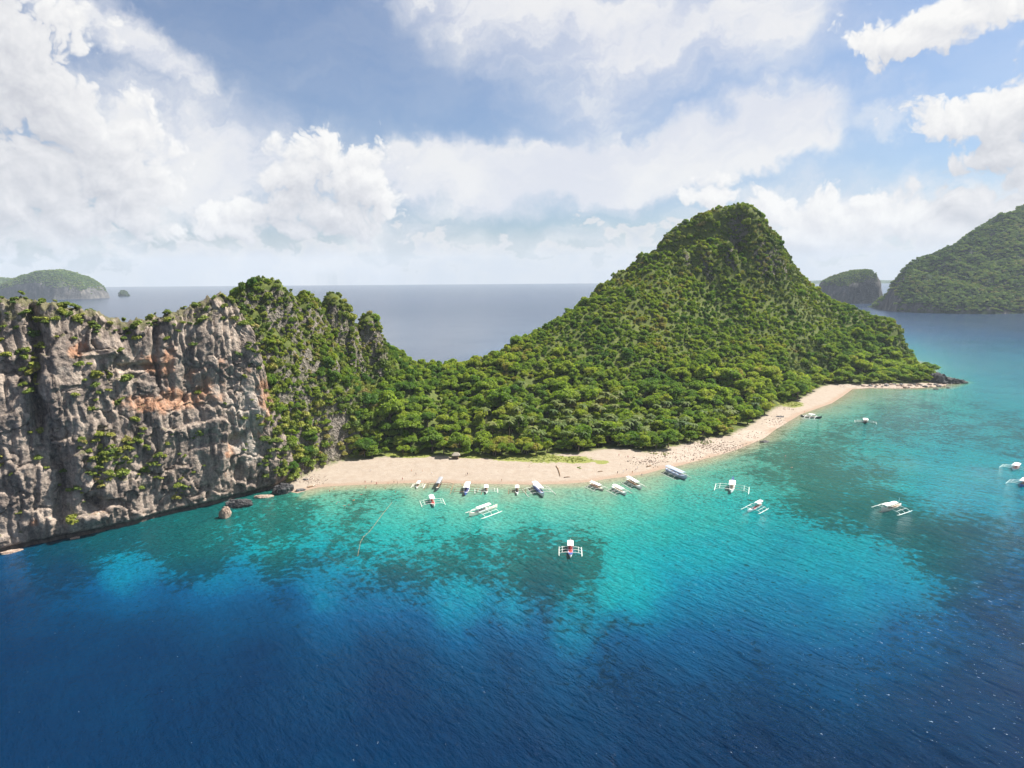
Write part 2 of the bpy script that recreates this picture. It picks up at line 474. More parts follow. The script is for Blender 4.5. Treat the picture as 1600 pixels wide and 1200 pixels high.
def rock_material(name, light, mid, dark, streak=1.0, iron=False, scale=1.0):
    m, n, out = material(name)
    pos = geo_pos(n)
    warp = n.v('SCALE', n.v('SUBTRACT', n.noise(pos, 0.12 * scale, 3, 0.6, color=True), (0.5, 0.5, 0.5)), scale=5.0 / scale)
    q = n.v('ADD', pos, warp)
    st = n.v('MULTIPLY', q, (1, 1, 0.09))
    run = n.noise(st, 0.32 * scale, 7, 0.66)              # dark runs of lichen down the wall
    big = n.noise(q, 0.055 * scale, 5, 0.6)
    fine = n.noise(pos, 0.8 * scale, 6, 0.68)
    f = n.add(n.mul(run, 0.52 * streak), n.add(n.mul(big, 0.36), n.mul(fine, 0.30)))
    col = n.curve(n.ramp(f, 0.42, 0.78), [(0.0, dark), (0.38, mid), (0.72, light), (1.0, tuple(min(0.6, c * 1.5) for c in light))])
    if iron:
        ir = n.add(n.attr('iron'), n.mul(n.sub(n.noise(q, 0.14, 5, 0.65), 0.5), 1.5))
        ira = n.ramp(ir, 0.42, 0.78)
        icol = n.curve(n.noise(st, 0.35, 6, 0.7), [(0.25, (0.17, 0.085, 0.05)), (0.5, (0.38, 0.205, 0.125)), (0.72, (0.50, 0.35, 0.25))])
        col = n.mix(n.mul(ira, 0.92), col, icol)
        pl = n.ramp(n.add(n.attr('pale'), n.mul(n.sub(n.noise(q, 0.16, 5, 0.65), 0.5), 1.5)), 0.5, 0.85)
        col = n.mix(n.mul(pl, 0.8), col, n.curve(fine, [(0.3, (0.24, 0.21, 0.185)), (0.7, (0.50, 0.43, 0.36))]))
        foot_band = n.ramp(n.add(n.sep(pos)[2], n.mul(fine, 1.6)), 2.6, 3.6, 1, 0)
        col = n.mix(n.mul(foot_band, 0.75), col, (0.035, 0.032, 0.030))  # darker band along the cliff foot
        # crusts of small plants and moss growing on the ledges
        gr = n.sep(n.new('ShaderNodeNewGeometry').outputs['Normal'])[2]
        ms = n.ramp(n.add(n.add(n.mul(gr, 0.55), n.attr('moss')), n.mul(n.sub(n.noise(pos, 0.25, 6, 0.7), 0.5), 1.7)), 0.50, 0.72)
        col = n.mix(n.mul(ms, 0.8), col, n.curve(fine, [(0.3, (0.045, 0.052, 0.022)), (0.7, (0.13, 0.125, 0.05))]))
    hgt = n.add(n.mul(n.noise(pos, 0.5 * scale, 8, 0.72), 1.0), n.mul(n.voro(q, 0.45 * scale, 2, 0.6), 0.5))
    principled(n, out, col, 0.9, 0.12, n.bump(hgt, 0.9, 0.75 / scale))
    return m
M_CLIFF = rock_material('limestone_cliff', (0.345, 0.278, 0.225), (0.215, 0.172, 0.142), (0.078, 0.064, 0.058), iron=True)
M_ROCK = rock_material('grey_limestone', (0.30, 0.28, 0.26), (0.18, 0.17, 0.165), (0.06, 0.058, 0.06), scale=2.5)
M_TANROCK = rock_material('tan_limestone', (0.42, 0.33, 0.26), (0.30, 0.22, 0.17), (0.13, 0.09, 0.07), scale=3.5)
M_PALESTONE = rock_material('pale_coral_stone', (0.46, 0.38, 0.31), (0.36, 0.29, 0.235), (0.22, 0.17, 0.135), scale=3.5)
M_DARKROCK = rock_material('dark_weathered_rock', (0.14, 0.135, 0.13), (0.075, 0.072, 0.072), (0.03, 0.03, 0.032), scale=2.5)

# ------------------------------------------------------------------ shore lines (photo pixels -> points on the sea plane)
def G2(pts): return [tuple(ground(x, y)[:2]) for x, y in pts]
beach_px = [(440, 766), (465, 771), (480, 766), (500, 761), (530, 759), (575, 757), (631, 755), (700, 755), (770, 756), (830, 757), (880, 756), (920, 753), (950, 748), (985, 744), (1010, 740), (1035, 733), (1060, 728), (1090, 720),
            (1120, 712), (1150, 703), (1175, 693), (1195, 684), (1212, 671), (1230, 660), (1250, 648), (1275, 639), (1300, 630), (1317, 619), (1332, 608), (1360, 606), (1400, 607), (1440, 606), (1470, 604), (1492, 596)]
tip = ground(1497, 592)[:2]
front = G2(beach_px)
back_coast = [(tip[0] - 14, tip[1] + 36), (534, 808), (545, 875), (500, 960), (390, 1000), (260, 1000), (150, 930), (70, 800), (0, 700), (-40, 630), (-85, 570), (-120, 510), (-175, 470), (-240, 450), (-300, 380), (-240, 330)]
left_px = [(170, 831), (205, 823), (240, 813), (290, 801), (340, 789), (370, 781), (400, 772), (425, 767)]
left_in = lambda k: [(x - 0.74 * k, y + 0.67 * k) for x, y in G2(left_px)]
COAST = np.array(left_in(13) + front + back_coast)
veg_px = [(455, 757), (478, 748), (505, 737), (540, 727), (590, 721), (650, 718), (700, 719), (760, 721), (800, 722), (860, 717), (905, 714), (940, 708), (975, 707), (1005, 712), (1040, 706), (1075, 697), (1105, 690), (1140, 684), (1165, 671),
          (1190, 655), (1210, 642), (1235, 633), (1262, 621), (1282, 608), (1300, 603), (1335, 602), (1400, 602), (1450, 600), (1476, 595)]
VEG = np.array(left_in(14) + G2(veg_px) + [(p[0] * 0.97 + 3, p[1] - 6) for p in back_coast])

def poly_sd(P, poly):
    """signed distance to a closed polygon, positive inside"""
    P = np.asarray(P); d = np.full(len(P), 1e9); inside = np.zeros(len(P), bool)
    n = len(poly)
    for i in range(n):
        a, b = poly[i], poly[(i + 1) % n]
        ab = b - a; t = np.clip(((P - a) @ ab) / max(ab @ ab, 1e-9), 0, 1)
        d = np.minimum(d, np.hypot(*(P - a - t[:, None] * ab).T))
        c = (a[1] > P[:, 1]) != (b[1] > P[:, 1])
        with np.errstate(divide='ignore', invalid='ignore'):
            xi = a[0] + (P[:, 1] - a[1]) * ab[0] / (ab[1] if ab[1] != 0 else 1e-9)
        inside ^= c & (P[:, 0] < xi)
    return np.where(inside, d, -d)

# ------------------------------------------------------------------ island terrain: a smooth surface through surveyed points
pins = []   # x, y, z
def pin(px, py, Y, canopy=6.0):
    p = at(px, py, Y); pins.append((p[0], p[1], max(p[2] - canopy, 0.5)))
def pinw(x, y, z): pins.append((x, y, z))
# skyline of the main hill and the saddle
for px, py, Y, c in [(1165, 320, 742, 4), (1182, 328, 742, 4), (1150, 321, 742, 4), (1125, 326, 745, 4), (1095, 331, 748, 4), (1065, 345, 746, 4), (1040, 358, 742, 5), (1000, 388, 728, 5), (965, 416, 712, 5), (940, 440, 690, 5), (905, 470, 655, 5), (880, 487, 625, 5),
                     (850, 505, 595, 5), (820, 521, 572, 6), (780, 538, 552, 6), (740, 553, 538, 7), (690, 570, 525, 7), (655, 560, 505, 7), (620, 540, 485, 7), (600, 529, 470, 7),
                     (1200, 357, 742, 3), (1215, 383, 742, 3), (1227, 410, 742, 3), (1236, 437, 745, 4), (1262, 452, 765, 2), (1290, 464, 785, 1), (1340, 486, 800, -1), (1380, 502, 805, -2), (1402, 513, 790, -3), (1432, 533, 772, -4), (1460, 556, 756, -3), (1476, 577, 742, 0)]: pin(px, py, Y, c)
# near spur, in front of the shaded back ridge
for px, py, Y in [(1180, 372, 722), (1140, 366, 712), (1100, 372, 702), (1070, 378, 695), (1040, 392, 684), (1010, 412, 668), (975, 440, 645), (945, 465, 622), (915, 485, 600), (880, 510, 575), (840, 540, 545)]: pin(px, py, Y, 5)
# gully behind the spur
for px, py, Y, dz in [(1060, 362, 722, -38), (1020, 392, 706, -38), (985, 420, 690, -34), (950, 446, 668, -24), (1100, 350, 726, -30), (1130, 345, 728, -26), (1155, 352, 728, -36)]:
    p = at(px, py, Y); pinw(p[0], p[1], p[2] + dz)
# foot of the crags under the summit and the slopes below
for px, py, Y in [(1060, 432, 676), (1110, 440, 688), (1165, 448, 190), (1215, 446, 712), (1080, 420, 690), (1140, 420, 700), (1190, 425, 710),
                  (1165, 500, 655), (1165, 560, 598), (1165, 610, 540), (1165, 645, 500), (1100, 500, 635), (1100, 560, 575), (1100, 620, 505), (1100, 660, 460), (1230, 480, 700), (1230, 530, 655), (1230, 580, 600), (1225, 615, 545),
                  (1000, 480, 612), (1000, 540, 560), (1000, 600, 505), (1000, 650, 455), (1000, 690, 410), (930, 520, 566), (930, 580, 515), (930, 640, 456), (930, 690, 405), (860, 570, 520), (860, 620, 470), (860, 670, 425), (860, 705, 395),
                  (800, 580, 502), (800, 630, 452), (800, 670, 418), (800, 703, 395), (740, 590, 490), (740, 640, 440), (740, 690, 400), (690, 610, 475), (690, 655, 427), (690, 700, 394), (640, 600, 450), (640, 650, 415), (640, 695, 392),
                  (1300, 500, 755), (1300, 540, 705), (1300, 575, 655), (1295, 595, 625), (1370, 530, 778), (1370, 560, 738), (1370, 586, 712), (1430, 562, 756), (1430, 584, 733)]: pin(px, py, Y, 5)
# karst ridge behind the cliff and its flank towards the saddle
for px, py, Y, c in [(400, 434, 384, 2), (420, 437, 388, 2), (440, 443, 392, 2), (375, 456, 372, 2), (455, 450, 398, 2), (478, 457, 410, 2), (500, 480, 424, 2), (540, 492, 440, 3), (575, 515, 462, 4), (598, 535, 478, 5),
                     (425, 500, 376, 2), (440, 560, 365, 2), (470, 520, 394, 3), (480, 590, 376, 4), (520, 540, 424, 4), (520, 610, 388, 5), (560, 580, 434, 6), (560, 640, 398, 6), (600, 600, 442, 7), (600, 660, 402, 7), (600, 700, 383, 6),
                     (445, 620, 356, 2), (452, 690, 349, 3), (500, 660, 368, 6), (520, 700, 362, 6), (470, 735, 346, 4)]: pin(px, py, Y, c)
# seaward side, unseen
for x, y, z in [(-150, 400, 60), (-110, 430, 50), (-60, 500, 40), (-180, 420, 20), (-20, 590, 25), (60, 680, 40), (140, 760, 70), (200, 830, 90), (300, 850, 110), (380, 880, 70), (450, 860, 40), (250, 930, 30), (350, 950, 30), (120, 850, 25), (-60, 560, 15), (20, 660, 10),
                (-210, 380, 50), (-250, 400, 15), (270, 800, 165), (320, 790, 165)]: pinw(x, y, z)
pins = np.array(pins)
def rbf_fit(P, z, k=1.0):
    D = np.hypot(P[:, None, 0] - P[None, :, 0], P[:, None, 1] - P[None, :, 1]) + 1e-9
    A = D ** k; n = len(P)
    M = np.zeros((n + 1, n + 1)); M[:n, :n] = A - np.eye(n) * 0.15; M[n, :n] = 1; M[:n, n] = 1
    return np.linalg.solve(M, np.concatenate([z, [0]]))
def rbf_eval(Q, P, w, k=1.0):
    out = np.full(len(Q), w[-1])
    for i in range(len(P)):
        out += w[i] * (np.hypot(Q[:, 0] - P[i, 0], Q[:, 1] - P[i, 1]) + 1e-9) ** k
    return out
_w = rbf_fit(pins[:, :2], pins[:, 2])
spires = []     # limestone pinnacles standing on the ridge: x, y, top z, radius
for px, py, Y, r in [(520, 455, 440, 9.5), (574, 488, 458, 8.0), (402, 431, 384, 10.0), (430, 436, 388, 8.0)]:
    p = at(px, py, Y); spires.append((p[0], p[1], p[2] - 1.5, r))
def terrain_h(Q):
    Q = np.asarray(Q, float)
    d = poly_sd(Q, COAST); dv = poly_sd(Q, VEG)
    R = rbf_eval(Q, pins[:, :2], _w)
    P3 = np.column_stack([Q, np.zeros(len(Q))])
    R = R + fbm(P3 * 0.03, 4) * 3.2 * sstep(R, 8, 40)
    rg = sstep(-Q[:, 0], 78, 100) * sstep(-Q[:, 1], -490, -450)
    R = R + rg * (fbm(P3 * 0.055 + 8, 4, 0.6, True) * 4.5 - 2.0)
    beach = np.where(d > 0, np.minimum(d * 0.075, 2.6), d * 0.09)
    h = beach + np.maximum(R - 2.0, 0) * sstep(dv / (0.26 + 0.74 * sstep(Q[:, 0], -112, -88)), 2, 34) + 0.15 * fbm(P3 * 0.12, 3) * sstep(d, 1, 6)
    for x, y, z, r in spires:
        q = np.hypot(Q[:, 0] - x, Q[:, 1] - y) / r
        q = q * (1 + 0.25 * fbm(P3 * 0.2 + 3, 2))
        h = np.maximum(h, np.where(q < 2.4, z - np.maximum(q, 0) ** 2.4 * 11.0, -99))
    return h, d, dv, R

GX = np.arange(-300, 584, 2.2); GY = np.arange(290, 1012, 2.2)
XX, YY = np.meshgrid(GX, GY, indexing='ij')
TQ = np.column_stack([XX.ravel(), YY.ravel()])
TH, TD, TDV, TR = terrain_h(TQ)
TH3 = TH.reshape(len(GX), len(GY))
def hgt(x, y):
    fx = np.clip((np.asarray(x, float) - GX[0]) / 2.2, 0, len(GX) - 1.001); fy = np.clip((np.asarray(y, float) - GY[0]) / 2.2, 0, len(GY) - 1.001)
    i = fx.astype(int); j = fy.astype(int); u = fx - i; v = fy - j
    return TH3[i, j] * (1 - u) * (1 - v) + TH3[i + 1, j] * u * (1 - v) + TH3[i, j + 1] * (1 - u) * v + TH3[i + 1, j + 1] * u * v
gx_, gy_ = np.gradient(TH3, 2.2)
TSLOPE = np.hypot(gx_, gy_).ravel()

def rocky_mask(x, y):
    p = np.column_stack([x, y])
    m = sstep(-p[:, 0], 82, 108) * sstep(-p[:, 1], -480, -445)
    return m
def land_material():
    m, n, out = material('island_ground')
    pos = geo_pos(n); z = n.sep(pos)[2]
    f1 = n.noise(pos, 0.25, 6, 0.65); f2 = n.noise(pos, 2.2, 4, 0.6); f3 = n.noise(pos, 0.05, 4, 0.6)
    sand = n.curve(f1, [(0.3, (0.298, 0.240, 0.187)), (0.7, (0.352, 0.296, 0.240))])
    sand = n.mix(n.ramp(f2, 0.55, 0.8, 0, 0.35), sand, (0.2664, 0.2035, 0.1591))
    wrack = n.noise(n.v('MULTIPLY', pos, (1, 1, 9)), 0.5, 5, 0.7)
    sand = n.mix(n.mul(n.ramp(wrack, 0.6, 0.72), n.ramp(z, 0.7, 1.6, 0.5, 0.15)), sand, (0.2516, 0.185, 0.1406))
    wet = n.ramp(n.add(z, n.mul(n.sub(f1, 0.5), 0.35)), 0.12, 0.5, 1, 0)
    sand = n.mix(n.mul(wet, 0.8), sand, (0.296, 0.2109, 0.1517))
    # shingle and coral rubble on the right-hand shore
    rub = n.ramp(n.add(n.attr('rubble'), n.mul(n.sub(n.noise(pos, 0.16, 5, 0.7), 0.5), 1.2)), 0.5, 0.72)
    rubc = n.curve(n.voro(pos, 0.9, 2, 0.7, out='Color'), [(0.2, (0.148, 0.111, 0.0851)), (0.6, (0.3108, 0.2442, 0.1924)), (0.9, (0.407, 0.333, 0.2738))])
    sand = n.mix(n.mul(rub, 0.55), sand, rubc)
    soil = n.curve(f1, [(0.3, (0.055, 0.078, 0.020)), (0.7, (0.125, 0.140, 0.038))])
    rockn = n.noise(n.v('MULTIPLY', pos, (1, 1, 0.25)), 0.35, 7, 0.68)
    rock = n.curve(rockn, [(0.32, (0.055, 0.048, 0.042)), (0.5, (0.16, 0.138, 0.115)), (0.72, (0.30, 0.26, 0.22))])
    rock = n.mix(n.ramp(n.noise(pos, 0.14, 6, 0.7), 0.46, 0.62, 0, 0.75), rock, (0.085, 0.092, 0.034))
    rk = n.ramp(n.add(n.attr('rock'), n.mul(n.sub(f1, 0.5), 0.9)), 0.42, 0.62)
    soil = n.mix(rk, soil, rock)
    v = n.ramp(n.add(n.attr('veg'), n.mul(n.sub(f1, 0.5), 5.0)), -0.8, 1.6)
    col = n.mix(v, sand, soil)
    grass = n.ramp(n.add(n.attr('grass'), n.mul(n.sub(n.noise(pos, 0.2, 5, 0.7), 0.5), 1.3)), 0.45, 0.6)
    col = n.mix(n.mul(grass, 0.92), col, n.curve(f2, [(0.3, (0.14, 0.17, 0.035)), (0.7, (0.24, 0.245, 0.06))]))
    relief = n.mul(n.add(rockn, n.voro(pos, 0.35, 2, 0.6)), n.mul(n.mul(rk, v), 4.0))
    principled(n, out, col, 0.92, 0.1, n.bump(n.add(n.add(f1, n.mul(f2, 0.3)), relief), 0.8, 0.5))
    return m
def blobs(P2, spec):
    out = np.zeros(len(P2))
    for px, py, rx, ry in spec:              # photo ellipse laid on the ground
        c = ground(px, py)[:2]; ax = ground(px + rx, py)[:2] - c; ay = ground(px, py + ry)[:2] - c
        Mx = np.linalg.inv(np.column_stack([ax, ay])); q = (P2 - c) @ Mx.T
        out = np.maximum(out, 1.3 * np.exp(-1.1 * (q ** 2).sum(1)))
    return out
keep = TH > -9
rockattr = np.clip(sstep(TSLOPE, 1.2, 3.0) * (0.62 + 0.3 * rocky_mask(TQ[:, 0], TQ[:, 1])), 0, 1)
tipd = np.hypot(TQ[:, 0] - tip[0], TQ[:, 1] - tip[1])
rockattr = np.maximum(rockattr, sstep(-tipd, -42, -25))
me = mesh_np('terrain', np.column_stack([TQ, TH]), grid_faces(len(GX), len(GY)), [land_material()], True,
             {'veg': np.clip(np.maximum(TDV, np.where(TQ[:, 0] < -95, (TH - 5) * 1.5, -99)), -20, 20) / 2.5, 'rock': rockattr,
              'rubble': blobs(TQ, [(1060, 712, 50, 12), (1120, 700, 50, 12), (1180, 682, 40, 10), (1010, 722, 25, 6), (1215, 663, 20, 8), (1400, 605, 90, 6), (1470, 600, 40, 8)]),
              'grass': blobs(TQ, [(845, 722, 42, 8), (890, 724, 40, 6), (800, 722, 40, 5), (740, 719, 50, 4), (640, 718, 40, 4), (1235, 634, 22, 5), (940, 727, 12, 3)])})
TERRAIN = kind(link('terrain', me), 'structure')

# ------------------------------------------------------------------ the grey cliff on the left: a swept rock wall
cl_px = [(0, 868), (30, 860), (60, 853), (90, 846), (130, 840), (170, 831), (205, 823), (240, 813), (290, 801), (340, 789), (370, 781), (400, 772), (425, 767), (448, 757)]
base = [(-560, 430), (-500, 300), (-400, 225), (-300, 212)] + G2(cl_px) + [(-128, 361), (-137, 378), (-150, 398)]
base = np.array(base)
crest_y = {0: 480, 30: 477, 60: 480, 90: 481, 130: 484, 170: 494, 205: 500, 240: 516, 290: 505, 340: 493, 370: 476, 400: 468, 425: 500, 448: 600}
crest_z = [45, 70, 95, 101]
for px, py in cl_px:
    Yb = ground(px, py)[1]
    crest_z.append(at(px, crest_y[px], Yb + 11)[2] - 2.0)
crest_z += [42, 36, 30]
seg = np.r_[0, np.cumsum(np.hypot(*np.diff(base, axis=0).T))]
i0 = 4; s_in = seg[3]; s_out = seg[-1]
ss = np.r_[np.linspace(0, s_in, 40)[:-1], np.arange(s_in, s_out, 0.62)]
def smooth_interp(s, arr, passes=6):
    return np.interp(s, seg, arr)
bx = np.interp(ss, seg, base[:, 0]); by = np.interp(ss, seg, base[:, 1]); cz = np.interp(ss, seg, np.array(crest_z))
def gsm(a, sig):
    k = np.exp(-0.5 * (np.arange(-3 * sig, 3 * sig + 1) / sig) ** 2); k /= k.sum()
    return np.convolve(np.pad(a, 3 * sig, mode='edge'), k, 'valid')
bx, by, cz = gsm(bx, 5), gsm(by, 5), gsm(cz, 4)
tx, ty = np.gradient(bx), np.gradient(by); tl = np.hypot(tx, ty); tx /= tl; ty /= tl
nx, ny = gsm(ty, 14), gsm(-tx, 14)            # outward (towards the sea)
nl = np.hypot(nx, ny); nx /= nl; ny /= nl
# profile: inland distance and height fraction
prof = np.array([(1.5, -5.0, 0), (2.2, -1.0, 0), (2.6, 1.6, 0), (0.6, 3.2, 0), (0.0, 5.5, 0), (0.3, 0, 0.12), (1.5, 0, 0.3), (2.2, 0, 0.45), (3.2, 0, 0.58), (4.2, 0, 0.72), (6.0, 0, 0.84), (8.0, 0, 0.93), (11.0, 0, 1.0)])
tt = np.linspace(0, 1, 300)
pk = np.linspace(0, 1, len(prof)); pk = np.array([0, .02, .035, .05, .07, .14, .32, .46, .59, .73, .85, .94, 1.0])
pd = np.interp(tt, pk, prof[:, 0]); pz0 = np.interp(tt, pk, prof[:, 1] * (prof[:, 2] == 0)); pzf = np.interp(tt, pk, prof[:, 2])
back = np.array([(14, 1.02), (18, 1.0), (24, 0.97), (32, 0.92), (42, 0.84), (55, 0.72), (70, 0.55), (85, 0.35), (97, 0.15), (106, 0.0), (114, -0.06)])
bt = np.linspace(0, 1, 70); bd = np.interp(bt, np.linspace(0, 1, len(back)), back[:, 0]); bz = np.interp(bt, np.linspace(0, 1, len(back)), back[:, 1])
D_ = np.r_[pd, bd]; ZA = np.r_[pz0, np.zeros(70)]; ZF = np.r_[pzf, bz]
ns, nt = len(ss), len(D_)
Zc = ZA[None, :] + ZF[None, :] * cz[:, None]
Dn = np.repeat(D_[None, :], ns, 0)
wid = np.clip(cz / 95, 0.35, 1.0)[:, None]
Dn = np.where(np.arange(nt)[None, :] < 300, Dn, 11 + (Dn - 11) * wid)
CX = bx[:, None] - nx[:, None] * Dn; CY = by[:, None] - ny[:, None] * Dn
P3 = np.column_stack([CX.ravel(), CY.ravel(), Zc.ravel()])
sfull = np.repeat(ss[:, None], nt, 1).ravel()
S3 = np.column_stack([sfull, np.zeros(ns * nt), P3[:, 2]])
face = (np.arange(nt) < 305)[None, :].repeat(ns, 0).ravel()
# relief of the wall: buttresses, fluted runs, blocks, ledges, overhangs
wx = fbm(S3 * 0.03 + 9, 3) * 9
Z0 = P3[:, 2] * 0
dsp = fbm(np.column_stack([sfull * 0.028, Z0, P3[:, 2] * 0.010]), 3) * 5.0                     # buttresses
dsp += fbm(np.column_stack([(sfull + wx * .5) * 0.085, Z0 + 3, P3[:, 2] * 0.012]), 3, 0.5) * 1.4  # pillars
fl = fbm(np.column_stack([(sfull + wx * .35) * 0.17, Z0 + 11, P3[:, 2] * 0.020]), 3, 0.55, True)
dsp -= sstep(fl, 1.05, 1.5) * 1.3                                                                # vertical fissures
slab, edge = worley(np.column_stack([sfull * 0.075 + 0.5 * fbm(S3 * 0.08 + 60, 3), Z0 + .5, P3[:, 2] * 0.048 + 0.5 * fbm(S3 * 0.08 + 80, 3)]), 4)
dsp += slab * 1.7 - 1.2 * np.exp(-(edge / 0.06) ** 2)                                          # slabs between joints
ht = (P3[:, 2] + 0.22 * sfull + wx * 1.4) * 0.055
saw = ht - np.floor(ht); dsp += (sstep(saw, 0, 0.82) - sstep(saw, 0.90, 1.0)) * 2.4 * np.clip(0.2 + 1.5 * fbm(S3 * 0.035 + 31, 3), 0, 1)  # broken ledges
dsp += fbm(np.column_stack([sfull * 0.26, Z0 + 5, P3[:, 2] * 0.17]), 4, 0.55) * 0.75
dsp += fbm(S3 * np.array([0.8, 1, 0.5]), 3, 0.55) * 0.22
def s_at(px, py=830):
    c = ground(px, py)[:2]; return ss[np.argmin(np.hypot(bx - c[0], by - c[1]))]
cpx, cpy, cdep = project(P3)
def pxblob(x, y, rx, ry):
    return np.exp(-(((cpx - x) / rx) ** 2 + ((cpy - y) / ry) ** 2)) * (cdep > 0)
cwob = fbm(S3 * np.array([0.02, 1, 0.06]) + 70, 3); cwid = 1 + 0.9 * fbm(S3 * np.array([0.01, 1, 0.09]) + 75, 3)
dsp -= 7.0 * np.exp(-((cpx - 58 - 0.02 * (cpy - 560) - 9 * cwob) / (7 * np.clip(cwid, .35, 2))) ** 2) * sstep(cpy, 470, 505) * sstep(-cpy, -690, -640)      # deep cleft
dsp -= 4.5 * np.exp(-((cpx - 95 - 14 * cwob) / (12 * np.clip(cwid, .4, 2))) ** 2) * sstep(cpy, 690, 730) * sstep(-cpy, -880, -800)
dsp -= 3.5 * np.exp(-((cpx - 247 - 12 * cwob) / (5 * np.clip(cwid, .3, 2))) ** 2) * sstep(cpy, 500, 520) * sstep(-cpy, -640, -580)
for x, y, rx, ry, a in [(150, 787, 17, 12, -6), (160, 560, 24, 9, -4), (215, 574, 40, 5, -3.5), (335, 600, 40, 26, -3.0), (365, 690, 12, 10, -4), (300, 625, 40, 10, -3.2), (270, 600, 60, 20, -2.2), (375, 735, 7, 18, -5), (180, 545, 26, 26, 4.0), (225, 530, 24, 30, 3.0), (398, 560, 26, 60, 2.5), (320, 520, 30, 30, 2.0), (90, 600, 24, 60, 2.0)]:
    dsp += a * pxblob(x, y, rx, ry)
low = sstep(P3[:, 2], 1.0, 7.0)
dsp = dsp * (0.25 + 0.75 * low) + (1 - low) * 0.0
dsp = np.where(face, dsp, 0)
fade = np.repeat((1 - sstep(np.arange(nt), 296, 306))[None, :], ns, 0).ravel()
jag = fbm(P3 * np.array([0.10, 0.10, 0.0]) + 4, 5, 0.62, True) * 2.6 + fbm(P3 * np.array([0.33, 0.33, 0.0]) + 4, 3, 0.6) * 1.6
capw = np.repeat(sstep(np.arange(nt), 270, 306)[None, :], ns, 0).ravel()
P3[:, 0] += np.repeat(nx[:, None], nt, 1).ravel() * dsp * (0.4 + 0.6 * fade)
P3[:, 1] += np.repeat(ny[:, None], nt, 1).ravel() * dsp * (0.4 + 0.6 * fade)
P3[:, 2] += capw * jag * np.where(ZF[None, :].repeat(ns, 0).ravel() > 0.2, 1, 0.2)
iron = np.zeros(ns * nt); pale = np.zeros(ns * nt); moss = np.zeros(ns * nt)
for x, y, rx, ry, a in [(128, 545, 26, 16, .8), (115, 552, 14, 10, .9), (264, 570, 18, 40, .9), (238, 572, 20, 20, .9), (235, 632, 60, 18, 1.0), (280, 625, 40, 22, 1.0), (325, 610, 34, 30, .85), (355, 700, 22, 16, .6), (352, 708, 14, 8, .9), (410, 620, 20, 40, .95), (406, 660, 16, 34, .7), (345, 575, 26, 16, .6),
                        (45, 770, 22, 14, .55), (145, 800, 16, 10, .5), (355, 740, 20, 16, .5), (300, 590, 26, 24, .55), (220, 560, 14, 14, .6), (170, 800, 20, 8, .5), (55, 815, 12, 10, .6), (385, 580, 12, 10, .5)]:
    iron = np.maximum(iron, a * pxblob(x, y, rx, ry))
for x, y, rx, ry, a in [(385, 640, 42, 66, .9), (390, 695, 34, 50, .9), (345, 605, 40, 16, .8), (100, 575, 24, 16, .7), (70, 585, 14, 12, .7), (250, 690, 60, 20, .45), (90, 655, 40, 12, .5), (150, 790, 60, 22, .5), (250, 775, 60, 16, .55), (40, 800, 30, 14, .5), (140, 860, 30, 10, .5), (385, 720, 20, 30, .5), (400, 570, 14, 40, .6)]:
    pale = np.maximum(pale, a * pxblob(x, y, rx, ry))
moss_spec = [(190, 690, 80, 50, .35), (150, 730, 50, 30, .35), (40, 830, 50, 20, .35), (60, 500, 90, 30, .4), (300, 500, 90, 20, .3), (160, 590, 40, 20, .3), (180, 750, 60, 20, .3), (420, 560, 20, 90, .4)]
for x, y, rx, ry, a in moss_spec: moss = np.maximum(moss, a * pxblob(x, y, rx, ry))
moss += capw * 0.22
me = mesh_np('cliff', P3, grid_faces(ns, nt), [M_CLIFF], False, {'iron': iron, 'pale': pale, 'moss': moss})
CLIFF = kind(link('cliff', me), 'structure')
CLIFF_P = P3.reshape(ns, nt, 3)

